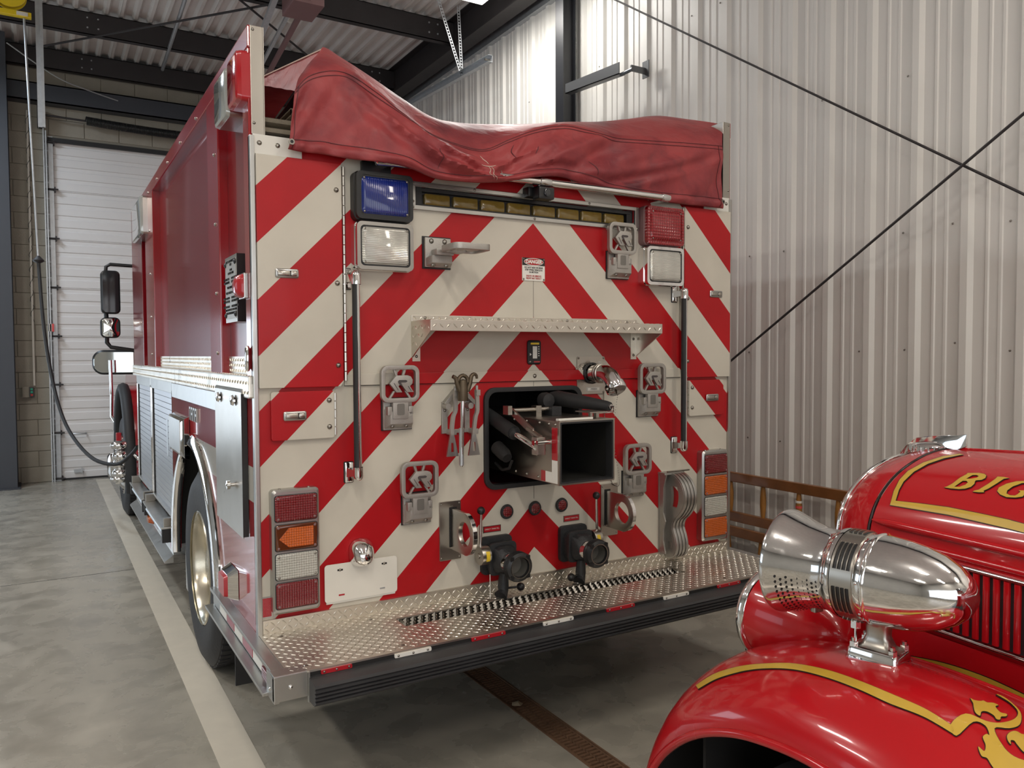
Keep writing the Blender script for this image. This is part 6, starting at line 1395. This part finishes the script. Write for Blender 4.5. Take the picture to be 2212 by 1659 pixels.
for c0 in range(0, 360, 60):
    for k in range(4):
        h = .0735+k*.0105
        arcs = [math.radians(c0+18+38*j/9) for j in range(10)]
        sl.loft([[srf(h-.0030, a, .1087), srf(h+.0030, a, .1087), srf(h+.0030, a, .1092), srf(h-.0030, a, .1092)] for a in arcs])
        fn.loft([[srf(h+.0032, a, .1085), srf(h+.0056, a, .1085), srf(h+.0050, a, .1125), srf(h+.0038, a, .1125)] for a in arcs])
part('siren_slots', sl, BLACK, sir); part('siren_fins', fn, STEEL, sir, 40)
mb = MB()
def bell_r(h): return curve([(.097, 0), (.099, 0), (.105, 0), (.115, 0), (.123, 0)], min(max((h-.152)/.076, 0), 1))[0]
for i in range(9):
    for j in range(13):
        h = .146+i*.0092; a = math.radians(-6-j*6.6-(3.3 if i % 2 else 0)); r_ = bell_r(h)*1.037+.0006
        q = srf(h, a, r_); n_ = (q-(SC+ax*hm(h))).normalized(); t1 = ax; t2 = n_.cross(t1)
        mb.add([q+(t1*math.cos(b)+t2*math.sin(b))*.0031 for b in [2*PI*k/8 for k in range(8)]], [tuple(range(8))])
part('siren_perforations', mb, BLACK, sir, kind='stuff')
mb = MB()
for h in (.056, .124):
    for a in (50, 5, -40): q = srf(h, math.radians(a), .107); mb.dome(q, q-(SC+ax*hm(h)), .004, .003, 8)
part('siren_screws', mb, CHROME, sir, 40)
q = srf(.185, math.radians(-92), .104); part('bell_drain_lug', MB().box(q.x-.014, q.x+.014, q.y-.008, q.y+.008, q.z-.014, q.z+.006), STEEL, sir, bevel=.004)
bz_ = FS(.40, -.05).z
def oct_(w_, d_, z, ch): return [SC.x*0+0 for _ in ()] or [Vector((SC.x, SC.y, z))+sd*0+ax*x+sd*y for x, y in rr(0, 0, w_, d_, ch, 3)]
zb_ = .928
part('siren_post', MB().loft([oct_(w_, d_, z, min(w_, d_)*.3) for w_, d_, z in ((.105, .06, zb_+.028), (.070, .045, zb_+.036), (.050, .038, zb_+.055), (.052, .040, zb_+.082), (.090, .06, zb_+.110))]), STEEL, sir, 40)
part('siren_base', MB().loft([oct_(w_, d_, z, .012) for w_, d_, z in ((.120, .088, zb_-.012), (.122, .090, zb_+.004), (.116, .084, zb_+.007), (.114, .082, zb_+.022), (.108, .076, zb_+.028))]), CHROME, sir, 30)
mb = MB()
for x, y_ in ((-.044, -.03), (.044, -.03), (-.044, .03), (.044, .03)):
    q = Vector((SC.x, SC.y, zb_+.026))+ax*x+sd*y_; mb.cyl(q, q+up*.012, .010, n=6).cyl(q+up*.012, q+up*.02, .006, n=8)
part('base_bolts', mb, CHROME, sir, 30)
q = Vector((SC.x, SC.y, zb_+.09))+ax*.040-sd*.03
part('clamp_bolt', MB().cyl(q, q+up*-.02, .012, n=6).cyl(q+up*-.02, Vector((q.x, q.y, zb_+.03)), .003, n=6), CHROME, sir, 30)

# ---- gold leaf: bands, lettering and scrollwork laid on the paint
bpy.context.view_layer.update()
def bvh_of(objs):
    vs, fs = [], []
    for o in objs:
        b0 = len(vs); vs += [RW @ v.co + CR for v in o.data.vertices]; fs += [[b0+i for i in p.vertices] for p in o.data.polygons]
    return BVHTree.FromPolygons(vs, fs)
BF, BH = bvh_of([FL]), bvh_of([HDo]); BA = bvh_of([APR])
def hit(bv, px, py, off):
    d = (_f + _r*((px-1106)/F_PX) - _u*((py-829.5)/F_PX)).normalized()
    p, n, i, dist = bv.ray_cast(CAM, d)
    if p is None: return None
    if n.dot(d) > 0: n = -n
    return loc_(p+n*off)
def decal(polys, bv, m_, name, off, step=9, label=None):
    me = bpy.data.meshes.new(name); bm = bmesh.new()
    for poly in polys:
        from mathutils.geometry import tessellate_polygon
        loops = poly if isinstance(poly[0][0], (tuple, list)) else [poly]
        pts = [Vector((x, y, 0)) for l in loops for x, y in l]
        vs = [bm.verts.new(p) for p in pts]
        for t in tessellate_polygon([[Vector((x, y, 0)) for x, y in l] for l in loops]):
            try: bm.faces.new([vs[i] for i in t])
            except ValueError: pass
    for _ in range(5):
        es = [e for e in bm.edges if e.calc_length() > step]
        if not es: break
        bmesh.ops.subdivide_edges(bm, edges=es, cuts=1); bmesh.ops.triangulate(bm, faces=[f for f in bm.faces if len(f.verts) > 3])
    dead = []
    for v in bm.verts:
        q = hit(bv, v.co.x, v.co.y, off)
        if q is None: dead.append(v)
        else: v.co = q
    bmesh.ops.delete(bm, geom=dead, context='VERTS'); bm.normal_update(); bm.to_mesh(me); bm.free(); me.materials.append(m_)
    return put(me, name, E_)
def ribbon(up_, lo_, n=60):
    return [curve(up_, i/n) for i in range(n+1)]+[curve(lo_, 1-i/n) for i in range(n+1)]
def outline_of(poly, g):
    """grow a closed pixel outline by g"""
    n = len(poly); A = sum(poly[i][0]*poly[(i+1) % n][1]-poly[(i+1) % n][0]*poly[i][1] for i in range(n)); sg_ = 1 if A > 0 else -1; out = []
    for i in range(n):
        a, b, c = Vector((*poly[i-1], 0)), Vector((*poly[i], 0)), Vector((*poly[(i+1) % n], 0))
        d1, d2 = (b-a), (c-b)
        t = (d1.normalized() if d1.length > 1e-6 else d2.normalized())+(d2.normalized() if d2.length > 1e-6 else d1.normalized())
        t = t.normalized() if t.length > 1e-3 else d1.normalized()
        out.append((b.x+sg_*t.y*g, b.y-sg_*t.x*g))
    return out
def sm_(P, k=4):
    n = len(P); out = []
    for i in range(n):
        for j in range(k): out.append(curve([P[i-1], P[i], P[(i+1) % n], P[(i+2) % n]], (1+j/k)/3))
    return out
def leaf_(polys, bv, g=2.0, step=9):
    ou = []
    for p in polys: ou.append([outline_of(p[0], g)]+[outline_of(h, -g*.6) for h in p[1:]] if isinstance(p[0][0], (tuple, list)) else outline_of(p, g))
    decal(ou, bv, OUTL, 'leaf_outline', .0016, step); return decal(polys, bv, GOLD, 'gold_leaf', .0030, step)
# band along the fender, ending in a dog-leg at the scroll
fu = [(1505, 1482), (1545, 1457), (1600, 1441), (1660, 1435), (1720, 1436), (1790, 1450), (1860, 1474), (1930, 1503), (2000, 1534), (2056, 1569)]
fl_ = [(1510, 1490), (1550, 1468), (1605, 1452), (1660, 1446), (1720, 1449), (1785, 1465), (1855, 1491), (1925, 1523), (1998, 1552), (2066, 1592)]
leaf_([ribbon(fu, fl_)], BF, 1.6)
leaf_([sm_([(2054, 1567), (2086, 1544), (2130, 1560), (2160, 1564), (2190, 1556), (2198, 1540), (2180, 1520), (2152, 1503), (2166, 1507), (2190, 1525), (2205, 1545), (2202, 1568), (2180, 1576), (2148, 1576), (2165, 1612), (2190, 1636), (2235, 1655), (2235, 1672), (2160, 1668), (2142, 1655), (2132, 1640), (2120, 1635), (2113, 1615), (2126, 1625), (2129, 1612), (2123, 1595), (2131, 1588), (2137, 1590), (2128, 1570), (2102, 1562), (2066, 1592)])], BF, 1.6)
leaf_([sm_([(2096, 1511), (2104, 1515), (2118, 1517), (2124, 1516), (2132, 1520), (2145, 1521), (2156, 1526), (2150, 1529), (2160, 1541), (2174, 1545), (2173, 1550), (2162, 1551), (2160, 1557), (2152, 1556), (2146, 1548), (2132, 1540), (2120, 1540), (2117, 1549), (2107, 1542), (2103, 1530), (2102, 1522)])], BF, 1.6)
leaf_([sm_([(2175, 1592), (2182, 1584), (2194, 1582), (2206, 1588), (2225, 1596), (2235, 1640), (2212, 1628), (2196, 1610), (2191, 1603), (2183, 1602), (2183, 1610), (2177, 1603)])], BF, 1.6)
# band on the hood apron
leaf_([ribbon([(1905, 1408), (1960, 1416), (2040, 1432), (2120, 1458), (2180, 1484), (2230, 1508)], [(1905, 1416), (1960, 1428), (2040, 1447), (2120, 1473), (2180, 1499), (2230, 1522)], 30)], BA, 1.6)
# frame and lettering on the hood
hu = [(2230, 1133), (2130, 1109), (2040, 1093), (1980, 1088), (1937, 1083)]
leaf_([[(2240, 1140), (2180, 1124), (2120, 1111), (2050, 1097), (1990, 1089), (1936, 1083), (1943, 1060), (1953, 1042), (1975, 1021), (2005, 1004), (2040, 992), (2081, 984), (2074, 982), (2035, 988), (1995, 1001), (1962, 1019), (1944, 1038), (1932, 1062), (1924, 1092), (1985, 1102), (2050, 1113), (2120, 1129), (2180, 1143), (2240, 1158)]], BH, 1.8, 7)
def sc_(pts): return [(1880+x/6.636, 930+y/6.636) for x, y in pts]
B_ = [sc_([(1400, 622), (1560, 622), (1640, 636), (1668, 660), (1655, 695), (1600, 722), (1520, 728), (1505, 745), (1500, 775), (1450, 820), (1370, 845), (1280, 852), (1160, 842), (1065, 826), (1110, 812), (1180, 775), (1290, 690), (1385, 640)]),
      sc_([(1470, 652), (1380, 705), (1440, 705), (1530, 690), (1560, 668), (1530, 652)]), sc_([(1330, 735), (1210, 818), (1290, 818), (1370, 790), (1405, 755), (1385, 735)])]
I_ = sc_([(1830, 674), (1920, 680), (1995, 696), (1920, 706), (1830, 765), (1700, 845), (1630, 875), (1640, 897), (1560, 898), (1475, 888), (1495, 874), (1560, 860), (1700, 775), (1800, 705)])
G_ = sc_([(2290, 735), (2380, 742), (2370, 800), (2330, 790), (2290, 765), (2180, 768), (2050, 815), (1970, 872), (1960, 915), (2010, 940), (2080, 945), (2120, 925), (2160, 890), (2130, 872), (2280, 872), (2300, 890), (2240, 905), (2190, 960), (2090, 974), (1960, 968), (1870, 930), (1825, 880), (1850, 830), (1960, 775), (2100, 742)])
leaf_([B_], BH, 1.5, 6); leaf_([I_], BH, 1.5, 6); leaf_([G_], BH, 1.5, 6)
